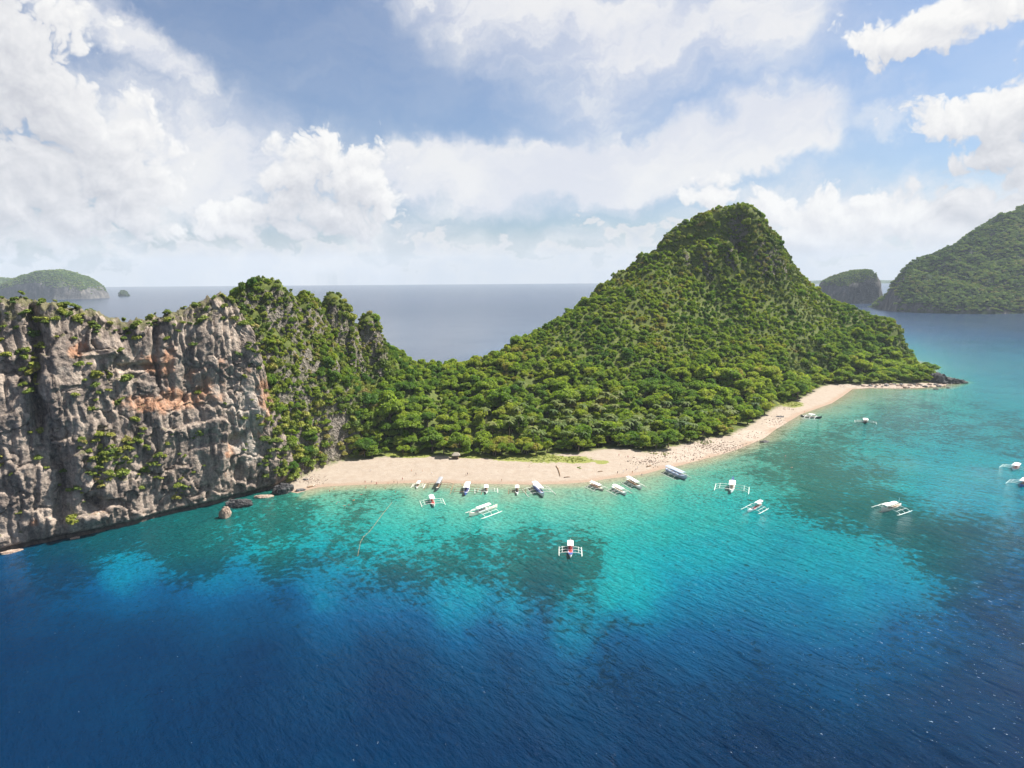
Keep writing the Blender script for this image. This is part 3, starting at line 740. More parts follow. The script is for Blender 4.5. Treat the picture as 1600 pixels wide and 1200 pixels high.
# ------------------------------------------------------------------ sea
def sea_field(Q):
    """water depth (0 shore .. 1 blue) and how much of the bottom is coral, from soundings, some set shallower to stand in for sky reflection"""
    tab = [(480,772,.12,.2),(560,762,.08,0),(650,760,.08,0),(720,764,.12,0),(800,764,.12,0),(870,764,.12,0),(950,755,.1,0),(1010,748,.1,0),(1060,738,.12,.1),(1120,722,.15,.3),(1180,700,.2,.4),(1240,668,.2,.2),(1290,640,.12,0),(1320,625,.1,0),(1345,614,.1,.1),(1400,613,.15,.4),(1470,612,.3,.2),
    (480,787,.4,.75),(560,780,.33,.7),(620,783,.33,.4),(680,790,.33,.2),(750,785,.28,.05),(820,785,.26,.1),(900,785,.26,0),(980,775,.27,0),(1060,760,.3,.1),(1120,740,.3,.35),(1180,725,.3,.6),(1230,700,.32,.8),(1300,670,.35,.7),(1380,650,.4,.7),(1340,636,.22,.3),(1450,640,.4,.6),
    (60,875,.74,.9),(150,855,.64,.95),(250,832,.56,.95),(330,812,.50,.9),(400,790,.43,.85),(440,775,.35,.8),
    (250,860,.60,.9),(330,850,.55,.85),(400,830,.48,.7),(420,860,.53,.8),(330,880,.62,.9),(500,825,.43,.35),(600,820,.38,.2),(700,830,.36,.12),(640,835,.37,.12),(780,830,.36,.2),(860,810,.33,.1),(950,820,.33,.1),(1050,810,.38,0),(1150,790,.40,.1),(1230,760,.36,.55),(1300,750,.4,.75),(1330,720,.4,.45),(1400,700,.45,.4),(1500,690,.5,.5),(1590,680,.5,.6),
    (560,860,.5,.55),(650,865,.5,.7),(750,858,.5,.85),(850,850,.5,.85),(900,870,.5,.9),(935,850,.42,.6),(968,860,.42,0),(880,920,.6,.75),(935,895,.50,.75),(925,930,.56,.5),(820,915,.6,.7),(700,912,.62,.55),(800,890,.55,.85),(700,890,.56,.8),(600,895,.62,.7),(500,890,.67,.6),
    (1000,830,.42,0),(1100,850,.5,0),(1200,830,.5,0),(1250,840,.55,0),(1000,900,.5,0),(950,905,.48,0),(1100,900,.60,0),(1200,890,.60,0),(1300,870,.56,0),(1390,880,.58,.05),(1430,920,.62,.15),(1050,950,.69,0),(1200,940,.68,0),(1330,940,.64,0),(1350,860,.54,.1),
    (1260,795,.45,.8),(1330,800,.5,.9),(1400,830,.55,.9),(1450,870,.6,.85),(1500,900,.68,.8),(1390,780,.48,.8),(1480,820,.6,.7),(1560,860,.7,.7),
    (1450,750,.5,.1),(1500,770,.52,.1),(1550,760,.52,.2),(1590,740,.52,.2),(1500,720,.5,.3),(1420,740,.45,.15),(1590,800,.6,.5),
    (190,915,.68,0),(225,898,.69,0),(340,922,.76,0),(385,908,.75,0),(500,938,.68,.05),(300,938,.80,0),(150,935,.85,.2),(260,945,.88,.1),(450,925,.82,.3),(590,950,.78,.1),(740,940,.58,0),(700,954,.63,0),(800,947,.60,0),(760,985,.80,.2),(880,985,.63,.2),(950,940,.5,.2),(1000,965,.62,.3),
    (100,900,.82,.7),(280,885,.66,.9),(430,890,.62,.85),(450,940,.85,.3),(540,905,.70,.5),(640,930,.72,.5),(660,980,.85,.3),(850,965,.76,.45),(780,905,.62,.7),(1000,990,.8,.4),(960,985,.78,.5),(740,905,.62,.7),
    (0,960,.95,0),(0,900,.88,0),(200,985,.93,0),(400,1010,.96,0),(600,1020,.94,0),(800,1040,.92,0),(1000,1050,.9,.2),(1200,1000,.79,.1),(1400,980,.80,.4),(1550,950,.84,.5),(0,1150,1,0),(400,1150,1,0),(800,1150,1,0),(1200,1150,1,.1),(1590,1150,1,.2),(1590,1040,.92,.4),
    (1550,620,.50,.2),(1500,570,.56,0),(1590,560,.60,0),(1590,620,.50,.2),(1540,590,.54,.1),(1500,540,.66,0),(1590,530,.70,0)]  # set shallower so the paler water colour stands in for sky reflection
    pts = np.array([tuple(ground(a, b)[:2]) + (c, d) for a, b, c, d in tab] + [(x, y, 1, 0) for x, y in [(-300, 150), (-600, 200), (-600, 600), (0, 40), (300, 60), (600, 200), (900, 400), (1150, 700), (1200, 1300), (700, 1600), (200, 1250), (-200, 900), (-400, 700), (-100, 700), (0, 20), (-1500, 0), (2000, 1000), (0, 3000), (0, -1500)]])
    def warp(p):                              # measure distances in a perspective-even space so near and far soundings weigh alike
        r = np.hypot(p[:, 0], p[:, 1]) + 40
        s = np.log(r) / r * 100
        return np.column_stack([p[:, 0] * s, p[:, 1] * s])
    Pw, Qw = warp(pts), warp(Q)
    dep = rbf_eval(Qw, Pw, rbf_fit(Pw, pts[:, 2] - 1)) + 1
    ree = rbf_eval(Qw, Pw, rbf_fit(Pw, pts[:, 3]))
    far = sstep(np.log(np.hypot(Q[:, 0] - 100, Q[:, 1] - 500) + 1), math.log(620), math.log(3200))
    dep = dep * (1 - far) + far; ree = ree * (1 - far)
    dc = -poly_sd(Q, COAST)
    dep = np.minimum(dep, 0.02 + 0.5 * np.maximum(dc, 0) / 40 + sstep(dc, 8, 45) * 1.2 + sstep(-Q[:, 0], 112, 124))
    return np.clip(dep, 0, 1), np.clip(ree, 0, 1)
def axis(lo, hi, step, end, ratio=1.12):
    mid = list(np.arange(lo, hi + step, step)); d = step; a = mid[-1]; R = []
    while a < end: d *= ratio; a += d; R.append(a)
    d = step; a = mid[0]; L = []
    while a > -end: d *= ratio; a -= d; L.append(a)
    R[-1] = end; L[-1] = -end
    return np.array(L[::-1] + mid + R)
SEA_R = 12000.0
SX = axis(-420, 640, 3.2, SEA_R); SY = axis(60, 860, 3.2, SEA_R)
sxx, syy = np.meshgrid(SX, SY, indexing='ij')
SQ = np.column_stack([sxx.ravel(), syy.ravel()])
sdep, sreef = sea_field(SQ)
def water_material():
    m, n, out = material('sea_water')
    pos = geo_pos(n)
    dist = n.v('LENGTH', n.v('SUBTRACT', pos, (0, 0, CAM_H)))
    dep = n.attr('depth'); reef = n.attr('reef')
    p2 = n.v('MULTIPLY', pos, (1, 1, 0))
    f1 = n.noise(p2, 0.035, 6, 0.62, 0.4); f2 = n.noise(p2, 0.16, 6, 0.68, 0.3); f3 = n.noise(p2, 0.6, 4, 0.65)
    dd = n.add(dep, n.mul(n.sub(f1, 0.5), n.ramp(dep, 0.1, 0.6, 0.10, 0.20)))
    dd = n.m('ADD', dd, n.mul(n.sub(f2, 0.5), 0.09), clamp=True)
    clear = n.curve(dd, [(0.0, (0.250, 0.212, 0.150)), (0.07, (0.205, 0.222, 0.148)), (0.15, (0.130, 0.220, 0.150)), (0.27, (0.046, 0.218, 0.165)), (0.40, (0.009, 0.190, 0.178)), (0.52, (0.0008, 0.156, 0.190)), (0.64, (0.0003, 0.098, 0.166)), (0.78, (0.0002, 0.044, 0.110)), (0.90, (0.0001, 0.0230, 0.064)), (1.0, (0.0001, 0.0150, 0.0470))])
    coral = n.curve(dd, [(0.0, (0.111, 0.1036, 0.0592)), (0.15, (0.0444, 0.082, 0.050)), (0.3, (0.0125, 0.066, 0.046)), (0.48, (0.0045, 0.054, 0.045)), (0.62, (0.0018, 0.036, 0.038)), (0.78, (0.0006, 0.020, 0.042)), (1.0, (0.0001, 0.0145, 0.044))])
    f4 = n.noise(p2, 0.32, 4, 0.7, 0.4)
    rr = n.add(reef, n.add(n.mul(n.sub(f1, 0.5), 1.2), n.add(n.mul(n.sub(f2, 0.5), 1.5), n.mul(n.sub(f4, 0.5), 1.5))))
    ra = n.ramp(rr, 0.30, 0.72)
    bommies = n.ramp(n.noise(p2, 0.42, 3, 0.6), 0.60, 0.70)
    ra = n.m('MAXIMUM', ra, n.mul(n.mul(bommies, 0.75), n.ramp(dd, 0.18, 0.34)))
    col = n.mix(n.mul(ra, 0.86), clear, coral)
    tex = n.ramp(f3, 0.25, 0.75, 0.66, 1.34)
    tex2 = n.ramp(f2, 0.25, 0.75, 0.86, 1.14)
    col = n.mix(n.ramp(dd, 0.5, 0.95, 1, 0.25), col, n.v('SCALE', col, scale=n.mul(tex, tex2)))
    # waves: wind ripples over a longer chop, crests running from upper left to lower right
    ca, sa = math.cos(rad(-50)), math.sin(rad(-50))
    wdir = n.xyz(n.mul(n.v('DOT_PRODUCT', p2, (ca, sa, 0)), 0.42), n.v('DOT_PRODUCT', p2, (-sa, ca, 0)), 0)
    w1 = n.noise(wdir, 0.17, 3, 0.55, 0.25); w2 = n.noise(wdir, 0.50, 4, 0.62, 0.2); w3 = n.noise(p2, 1.6, 5, 0.65)
    calm = n.noise(p2, 0.008, 3, 0.5)
    h = n.add(n.mul(w1, 1.5), n.add(n.mul(w2, 0.85), n.mul(w3, 0.30)))
    lee = n.ramp(n.sep(pos)[0], -150, 120, 0.6, 1.5)
    bs = n.mul(n.mul(lee, n.ramp(calm, 0.35, 0.65, 0.65, 1.15)), n.ramp(dist, 250, 750, 1.0, 0.3))
    slick = n.ramp(n.v('LENGTH', n.v('SUBTRACT', p2, (680, 900, 0))), 150, 480, 0.6, 1.0)
    shelter = n.mul(slick, n.ramp(dep, 0.0, 0.5, 0.35, 1.0))
    nrm = n.bump(h, n.mul(bs, shelter), 1.25)
    # sun glints painted as pale flecks, in loose rows, more on the right
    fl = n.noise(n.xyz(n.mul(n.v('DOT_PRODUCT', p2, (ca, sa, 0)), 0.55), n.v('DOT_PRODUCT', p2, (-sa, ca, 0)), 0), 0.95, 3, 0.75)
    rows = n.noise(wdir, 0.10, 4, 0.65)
    glint_bias = n.add(n.mul(n.ramp(n.sep(pos)[0], -60, 170), 0.055), n.mul(n.sub(rows, 0.5), 0.10))
    glint = n.mul(n.ramp(n.add(fl, glint_bias), 0.715, 0.75), n.mul(n.ramp(dep, 0.55, 0.8), n.ramp(dist, 320, 600, 1, 0)))
    col = n.mix(n.mul(glint, 0.65), col, (0.42, 0.46, 0.48))
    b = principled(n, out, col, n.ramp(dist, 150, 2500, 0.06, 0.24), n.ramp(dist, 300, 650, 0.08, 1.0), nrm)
    b.inputs['IOR'].default_value = 1.33
    return m
# leave no doubled surface far below land: the sheet simply runs on beneath the island
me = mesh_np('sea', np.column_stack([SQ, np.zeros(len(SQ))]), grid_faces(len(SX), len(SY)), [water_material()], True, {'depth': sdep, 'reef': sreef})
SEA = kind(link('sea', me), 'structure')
print('land and sea', round(time.time() - T0, 1))

# ------------------------------------------------------------------ far islands
def island_land(name, grid_x, grid_y, hfun, mats, rough=6.0, freq=0.02):
    X, Y = np.meshgrid(grid_x, grid_y, indexing='ij')
    Q = np.column_stack([X.ravel(), Y.ravel()])
    h = hfun(Q)
    P = np.column_stack([Q, h])
    n1 = fbm(np.column_stack([Q * freq, h * freq]), 5, 0.55)
    P[:, 2] = np.where(h > 3, h + n1 * rough * sstep(h, 3, 25), h)
    P[:, 0] += fbm(P * freq * 1.4 + 5, 4) * rough * 0.8; P[:, 1] += fbm(P * freq * 1.4 + 25, 4) * rough * 0.8
    hh = P[:, 2].reshape(X.shape); gx, gy = np.gradient(hh, grid_x[1] - grid_x[0])
    sl = np.hypot(gx, gy).ravel()
    me = mesh_np(name, P, grid_faces(len(grid_x), len(grid_y)), mats, True, {'slope': sl})
    return kind(link(name, me), 'structure'), P, sl
def far_material():
    m, n, out = material('far_island_ground')
    pos = geo_pos(n)
    f = n.noise(n.v('MULTIPLY', pos, (1, 1, 0.35)), 0.05, 7, 0.68)
    rock = n.curve(f, [(0.3, (0.05, 0.05, 0.055)), (0.55, (0.11, 0.105, 0.10)), (0.75, (0.26, 0.225, 0.19))])
    green = n.curve(n.noise(pos, 0.03, 7, 0.7), [(0.3, (0.022, 0.040, 0.018)), (0.7, (0.062, 0.088, 0.030))])
    k = n.ramp(n.add(n.attr('slope'), n.mul(n.sub(f, 0.5), 2.4)), 1.1, 2.0)
    principled(n, out, n.mix(k, green, rock), 0.95, 0.05, n.bump(n.noise(pos, 0.12, 6, 0.7), 1.0, 6.0))
    return m
M_FARLAND = far_material()
def mound(sky_px, Yc, wid, power=3.0, expo=0.55):
    pts = np.array([at(x, y, Yc) for x, y in sky_px]); xs, zs = pts[:, 0], np.maximum(pts[:, 2], 0)
    x0, x1 = xs[0], xs[-1]
    def f(Q):
        z = np.interp(Q[:, 0], xs, zs, left=-6, right=-6)
        e = np.clip(np.minimum(Q[:, 0] - x0, x1 - Q[:, 0]) / (0.22 * (x1 - x0)), 0, 1) ** 0.5
        v = np.abs(Q[:, 1] - Yc) / (wid * (0.35 + 0.65 * e) + 1e-6)
        return np.where((v < 1) & (z > 0), z * np.clip(1 - v ** power, 0, 1) ** expo, -6.0)
    return f, x0, x1
FAR_PTS = []
def add_far(P, sl, n_try, rmin, rmax, smax=2.6, zmin=6, seed=1):
    r = np.random.default_rng(seed)
    ok = np.where((P[:, 2] > zmin) & (sl < smax))[0]
    if len(ok) == 0: return
    p = P[r.choice(ok, n_try)] + np.column_stack([r.uniform(-5, 5, (n_try, 2)), np.zeros(n_try)])
    FAR_PTS.append(np.column_stack([p, r.uniform(rmin, rmax, n_try)]))
Yl = ground(80, 468)[1] + 190
f, x0, x1 = mound([(2, 466), (8, 456), (18, 446), (38, 434), (62, 426), (88, 422), (112, 428), (135, 437), (148, 447), (155, 458), (158, 467)], Yl, 210)
o, P, sl = island_land('far_island', np.arange(x0 - 30, x1 + 30, 7), np.arange(Yl - 260, Yl + 260, 7), f, [M_FARLAND], 9, 0.012)
add_far(P, sl, 3500, 4, 8, 2.0, 8, 1)
f, x0, x1 = mound([(-90, 450), (-60, 440), (-20, 433), (2, 435), (14, 441), (30, 452), (40, 460)], Yl + 900, 260)
o, P, sl = island_land('far_island', np.arange(x0 - 30, x1 + 30, 10), np.arange(Yl + 600, Yl + 1200, 10), f, [M_FARLAND], 9, 0.012)
add_far(P, sl, 1500, 5, 9, 2.0, 8, 2)
Ys = ground(1330, 474)[1] + 90
f, x0, x1 = mound([(1283, 468), (1287, 449), (1293, 440), (1306, 433), (1322, 428), (1338, 422), (1350, 423), (1356, 430), (1361, 439), (1364, 452), (1367, 470)], Ys, 120, 3.5, 0.45)
o, P, sl = island_land('far_island', np.arange(x0 - 20, x1 + 20, 4), np.arange(Ys - 160, Ys + 160, 4), f, [M_FARLAND], 7, 0.02)
add_far(P, sl, 2500, 2.2, 4.2, 1.6, 8, 3)
f, x0, x1 = mound([(1235, 442), (1250, 440), (1280, 438.6), (1330, 438), (1370, 437.5), (1400, 438), (1440, 440)], 9500, 500)
island_land('far_island', np.arange(x0 - 60, x1 + 60, 40), np.arange(8900, 10100, 40), f, [M_FARLAND], 8, 0.004)
# the large island on the right
rp = []
for px, py in [(1352, 479), (1375, 483), (1400, 487), (1440, 489), (1480, 490), (1540, 491), (1600, 490), (1700, 488)]:
    rp.append((*ground(px, py)[:2], 0.0))
rc = np.array(rp)
for (px, py), b in zip([(1358, 476), (1380, 468), (1402, 463), (1440, 466), (1482, 468), (1540, 470), (1600, 468), (1700, 460)], rc):
    p = at(px, py, b[1] + 28); rp.append((p[0], p[1], p[2] - 5))
for px, py, Y in [(1362, 478, 2130), (1372, 468, 2140), (1384, 455, 2150), (1394, 445, 2155), (1406, 433, 2160), (1420, 420, 2170), (1440, 409, 2185), (1460, 399, 2190), (1480, 391, 2200), (1500, 383, 2210), (1520, 373, 2220), (1545, 359, 2240), (1570, 343, 2260), (1600, 326, 2290), (1640, 305, 2320), (1700, 290, 2350), (1780, 320, 2350),
                  (1440, 440, 2050), (1480, 430, 2050), (1520, 420, 2060), (1560, 405, 2080), (1600, 385, 2110), (1500, 450, 1960), (1560, 445, 1960), (1600, 440, 1970), (1660, 430, 1970), (1560, 425, 2010), (1600, 410, 2040)]:
    p = at(px, py, Y); rp.append((p[0], p[1], p[2] - 9))
for x, y, z in [(1400, 2310, 25), (1510, 2430, 50), (1700, 2660, 110), (1900, 2600, 150), (2000, 2200, 150), (1900, 1900, 20)]: rp.append((x, y, z))
rp = np.array(rp); rw = rbf_fit(rp[:, :2], rp[:, 2])
RC = np.vstack([rc[:, :2], [(1950, 1850), (2150, 2200), (2100, 2700), (1800, 2700), (1520, 2440), (1345, 2265)]])
def right_h(Q):
    d = poly_sd(Q, RC)
    z = rbf_eval(Q, rp[:, :2], rw)
    g = fbm(np.column_stack([Q * 0.006, np.zeros(len(Q))]), 4, 0.5, True)
    z = z + (g - 0.6) * 24 * sstep(z, 20, 120)
    return np.where(d > 0, np.maximum(z, 8) * sstep(d, -2, 16), -6)
o, P, sl = island_land('far_island', np.arange(1040, 2060, 6.5), np.arange(1750, 2700, 6.5), right_h, [M_FARLAND], 9, 0.018)
add_far(P, sl, 15000, 3.5, 8, 2.2, 5, 4)

# ------------------------------------------------------------------ foliage meshes
def crown_mesh(name, seed, mat, lobes=10, leaves=620, leaf=0.16, flat=0.7, spread=0.62, tiers=0, core=True, small=1.0):
    """unit crown: leaf-sized faces over an uneven set of clumps"""
    r = np.random.default_rng(seed)
    V = []; F = []
    if tiers:
        C = []
        for t in range(tiers):
            zz = -0.35 + 0.95 * t / max(1, tiers - 1); rr = (1 - 0.55 * (t / tiers)) * 0.66
            k = 6 - t if tiers > 2 else 5
            for j in range(max(2, k)):
                a = 2 * math.pi * (j + r.random()) / k
                C.append((math.cos(a) * rr * r.uniform(.6, 1), math.sin(a) * rr * r.uniform(.6, 1), zz * flat + r.uniform(-.06, .06), r.uniform(.30, .42), 0.42))
    else:
        C = []
        for j in range(lobes):
            a = r.uniform(0, 2 * math.pi); q = math.sqrt(r.random()) * spread
            zz = (1 - q * q * 1.6) * 0.45 + r.uniform(-.28, .12)
            C.append((math.cos(a) * q, math.sin(a) * q, zz * flat, r.uniform(.28, .46) * small, 0.85))
    C = np.array(C); w = C[:, 3] ** 2; w /= w.sum()
    idx = r.choice(len(C), leaves, p=w)
    d = r.normal(size=(leaves, 3)); d[:, 2] = np.abs(d[:, 2]) * 0.9 - 0.25 * (r.random(leaves) < 0.3); d /= np.linalg.norm(d, axis=1)[:, None]
    rr = C[idx, 3] * r.uniform(0.78, 1.12, leaves)
    p = C[idx, :3] + d * rr[:, None] * np.column_stack([np.ones(leaves), np.ones(leaves), C[idx, 4]])
    nrm = d + r.normal(size=(leaves, 3)) * 0.45; nrm[:, 2] += 0.25; nrm /= np.linalg.norm(nrm, axis=1)[:, None]
    ref = r.normal(size=(leaves, 3)); u = np.cross(nrm, ref); u /= np.linalg.norm(u, axis=1)[:, None]; v = np.cross(nrm, u)
    s = leaf * r.uniform(0.6, 1.35, leaves)[:, None]
    for k, (a, b) in enumerate([(-1, -0.15), (0, -0.62), (1, 0.1), (0.1, 0.7)]):
        V.append(p + u * s * a * 0.62 + v * s * b + nrm * s * (0.14 if k % 2 else -0.1))
    V = np.stack(V, 1).reshape(-1, 3)
    F = np.arange(len(V)).reshape(-1, 4)
    if core:
        bm = bmesh.new(); cv = []; cf = []; off = len(V)
        bmesh.ops.create_icosphere(bm, subdivisions=1, radius=1)
        base = np.array([q.co[:] for q in bm.verts]); tri = [[q.index for q in f.verts] for f in bm.faces]; bm.free()
        for c in C:
            bb = base * (1 + r.uniform(-.18, .12, (len(base), 1)))
            cv.append(c[:3] + bb * c[3] * 0.80 * np.array([1, 1, c[4]]))
            cf += [[a + off for a in t] for t in tri]; off += len(base)
        V = np.vstack([V] + cv)
        faces = [list(f) for f in F] + cf
        me = bpy.data.meshes.new(name); me.from_pydata(V.tolist(), [], faces)
    else:
        me = bpy.data.meshes.new(name); me.from_pydata(V.tolist(), [], F.tolist())
    me.materials.append(mat); me.update()
    return me
CROWNS = [crown_mesh('crown', 1, M_LEAF, 20, 1100, 0.115, small=.72), crown_mesh('crown', 2, M_LEAF, 24, 1200, 0.11, 0.8, 0.74, small=.66), crown_mesh('crown', 3, M_LEAF, 15, 900, 0.12, 0.95, 0.58, small=.78),
          crown_mesh('crown', 4, M_LEAF, 22, 1100, 0.11, 0.6, 0.78, small=.66), crown_mesh('crown', 5, M_LEAF, 0, 1100, 0.115, 0.8, tiers=4), crown_mesh('crown', 6, M_LEAF, 14, 850, 0.13, 1.05, 0.55, small=.76)]
SHRUBS = [crown_mesh('foliage', 11, M_SHRUB, 7, 300, 0.24, 0.8, 0.55), crown_mesh('foliage', 12, M_SHRUB, 9, 340, 0.22, 0.65, 0.68), crown_mesh('foliage', 13, M_SHRUB, 6, 280, 0.26, 1.0, 0.5)]
FARC = [crown_mesh('crown', 21, M_FAR, 6, 90, 0.36, 0.8, 0.55), crown_mesh('crown', 22, M_FAR, 7, 90, 0.36, 0.7, 0.6)]
def palm_mesh(seed):
    r = random.Random(seed); mb = MB()
    for k in range(17):
        a = 2 * math.pi * k / 17 * 1.0 + r.uniform(-.2, .2) + (k % 2) * 0.15; L = r.uniform(3.4, 4.6); lift = r.uniform(0.1, 1.1)
        L_, R_, M_ = [], [], []
        for i in range(7):
            t = i / 6; d = L * (t - 0.12 * t * t); z = lift * 2.0 * t - 3.0 * t * t * (1.0 - 0.35 * lift); w = 0.62 * math.sin(math.pi * (0.10 + 0.88 * t)) + .03
            c = Vector((math.cos(a) * d, math.sin(a) * d, z)); s_ = Vector((-math.sin(a), math.cos(a), 0))
            M_.append(c); L_.append(c + s_ * w + Vector((0, 0, -0.28 * w))); R_.append(c - s_ * w + Vector((0, 0, -0.28 * w)))
        V = L_ + M_ + R_
        F = [(i, i + 1, i + 8, i + 7) for i in range(6)] + [(i + 7, i + 8, i + 15, i + 14) for i in range(6)]
        mb.raw(V, F)
    return mb.mesh('crown', M_PALM)
PALMS = [palm_mesh(s) for s in (1, 2, 3)]
def trunk_mesh(seed, h=1.0, r0=0.05, palm=False):
    r = random.Random(seed); mb = MB()
    lean = Vector((r.uniform(-.12, .12), r.uniform(-.12, .12), 0))
    pts = [Vector((0, 0, -0.12 * h))] + [Vector((lean.x * t * t, lean.y * t * t, t)) * h for t in (0.25, 0.5, 0.75, 1.0)]
    mb.tube(pts, [r0 * 1.35, r0 * 1.05, r0 * 0.85, r0 * 0.75, r0 * 0.6], 6)
    if not palm:
        for k in range(4):
            a = k * 1.6 + r.random(); b = pts[2] + Vector((0, 0, r.uniform(-.05, .2) * h))
            e = b + Vector((math.cos(a) * 0.42, math.sin(a) * 0.42, 0.35)) * h
            mb.tube([b, (b + e) / 2 + Vector((0, 0, .06 * h)), e], [r0 * 0.5, r0 * 0.38, r0 * 0.2], 4)
    return mb.mesh('trunk', M_BARK, True)
TRUNKS = [trunk_mesh(k) for k in (1, 2, 3)]
PTRUNKS = [trunk_mesh(k, 1.0, 0.018, True) for k in (1, 2, 3)]

def scatter(name, pts, rot, scl, pick, meshes, loc=(0, 0, 0)):
    """one mass of plants too many to count: points carrying instanced crowns"""
    me = bpy.data.meshes.new(name)
    me.vertices.add(len(pts)); me.vertices.foreach_set('co', np.asarray(pts, np.float32).ravel())
    for nm, a in (('rot', rot), ('scl', scl)):
        t = me.attributes.new(nm, 'FLOAT_VECTOR', 'POINT'); t.data.foreach_set('vector', np.asarray(a, np.float32).ravel())
    t = me.attributes.new('pick', 'INT', 'POINT'); t.data.foreach_set('value', np.asarray(pick, np.int32))
    o = kind(link(name, me), 'stuff')
    ng = bpy.data.node_groups.new(name + '_scatter', 'GeometryNodeTree')
    ng.interface.new_socket('Geometry', in_out='INPUT', socket_type='NodeSocketGeometry')
    ng.interface.new_socket('Geometry', in_out='OUTPUT', socket_type='NodeSocketGeometry')
    N = ng.nodes; Lk = ng.links.new
    gi = N.new('NodeGroupInput'); go = N.new('NodeGroupOutput'); jn = N.new('GeometryNodeJoinGeometry')
    def named(nm, typ):
        q = N.new('GeometryNodeInputNamedAttribute'); q.data_type = typ; q.inputs['Name'].default_value = nm
        return q.outputs[0]
    pk = named('pick', 'INT'); sc = named('scl', 'FLOAT_VECTOR')
    e2r = N.new('FunctionNodeEulerToRotation'); Lk(named('rot', 'FLOAT_VECTOR'), e2r.inputs[0])
    for k, m in enumerate(meshes):
        src = bpy.data.objects.new('%s_source' % name, m)
        oi = N.new('GeometryNodeObjectInfo'); oi.inputs['Object'].default_value = src; oi.inputs['As Instance'].default_value = True
        cmp_ = N.new('FunctionNodeCompare'); cmp_.data_type = 'INT'; cmp_.operation = 'EQUAL'
        ia = [i for i in cmp_.inputs if i.type == 'INT']; Lk(pk, ia[0]); ia[1].default_value = k
        ip = N.new('GeometryNodeInstanceOnPoints')
        Lk(gi.outputs[0], ip.inputs['Points']); Lk(cmp_.outputs[0], ip.inputs['Selection']); Lk(oi.outputs['Geometry'], ip.inputs['Instance'])
        Lk(e2r.outputs[0], ip.inputs['Rotation']); Lk(sc, ip.inputs['Scale'])
        Lk(ip.outputs[0], jn.inputs[0])
    Lk(jn.outputs[0], go.inputs[0])
    md = o.modifiers.new('scatter', 'NODES'); md.node_group = ng
    return o

fp = np.vstack(FAR_PTS); nf = len(fp)
fr = np.random.default_rng(8)
scatter('distant_forest', fp[:, :3] + np.column_stack([np.zeros((nf, 2)), fp[:, 3] * 0.25]), np.column_stack([np.zeros((nf, 2)), fr.uniform(0, 6.28, nf)]),
        np.column_stack([fp[:, 3]] * 2 + [fp[:, 3] * 1.0]), fr.integers(0, 2, nf), FARC)

# ------------------------------------------------------------------ the forest of the island
fr = np.random.default_rng(21)
step = 4.7
step = 3.7
fx, fy = np.meshgrid(np.arange(-180, 570, step), np.arange(318, 985, step), indexing='ij')
FQ = np.column_stack([fx.ravel(), fy.ravel()]) + fr.uniform(-0.5, 0.5, (fx.size, 2)) * step * 1.15
sx_ = np.column_stack([fr.uniform(-190, 545, 90000), fr.uniform(318, 985, 90000)])
ss_ = np.hypot(hgt(sx_[:, 0] + 1.5, sx_[:, 1]) - hgt(sx_[:, 0] - 1.5, sx_[:, 1]), hgt(sx_[:, 0], sx_[:, 1] + 1.5) - hgt(sx_[:, 0], sx_[:, 1] - 1.5)) / 3
sx_ = sx_[(ss_ > 0.5) & (fr.random(len(sx_)) < np.clip((np.sqrt(1 + ss_ ** 2) - 1.05) * np.where(rocky_mask(sx_[:, 0], sx_[:, 1]) > 0.5, 0.9, 0.36), 0, 1.0))]
rx_ = np.column_stack([fr.uniform(-165, -78, 9000), fr.uniform(340, 490, 9000)])
rs_ = np.hypot(hgt(rx_[:, 0] + 1.5, rx_[:, 1]) - hgt(rx_[:, 0] - 1.5, rx_[:, 1]), hgt(rx_[:, 0], rx_[:, 1] + 1.5) - hgt(rx_[:, 0], rx_[:, 1] - 1.5)) / 3
rx_ = rx_[fr.random(len(rx_)) < np.clip(rs_ * 0.13, 0, 1)]
FQ = np.vstack([FQ, sx_, rx_])
fdv = poly_sd(FQ, VEG); fz = hgt(FQ[:, 0], FQ[:, 1])
ok = (fdv > 1.0) & (fz > 0.8) & (np.hypot(FQ[:, 0] - tip[0], FQ[:, 1] - tip[1]) > 24)
FQ, fdv, fz = FQ[ok], fdv[ok], fz[ok]
e = 2.5
fs = np.hypot(hgt(FQ[:, 0] + e, FQ[:, 1]) - hgt(FQ[:, 0] - e, FQ[:, 1]), hgt(FQ[:, 0], FQ[:, 1] + e) - hgt(FQ[:, 0], FQ[:, 1] - e)) / (2 * e)
rk = rocky_mask(FQ[:, 0], FQ[:, 1])
big = sstep(-fz, -60, -12)                        # tall trees on the flat behind the beach, low ones on the hill
stand = fbm(np.column_stack([FQ * 0.03, np.zeros(len(FQ))]), 3)
frad = (2.05 + 1.9 * big) * np.clip(np.exp(fr.normal(0, 0.27, len(FQ))), 0.55, 2.0) * (1 + 0.35 * stand)
frad = np.where(fr.random(len(FQ)) < 0.10 + 0.12 * big, frad * 1.6, frad)
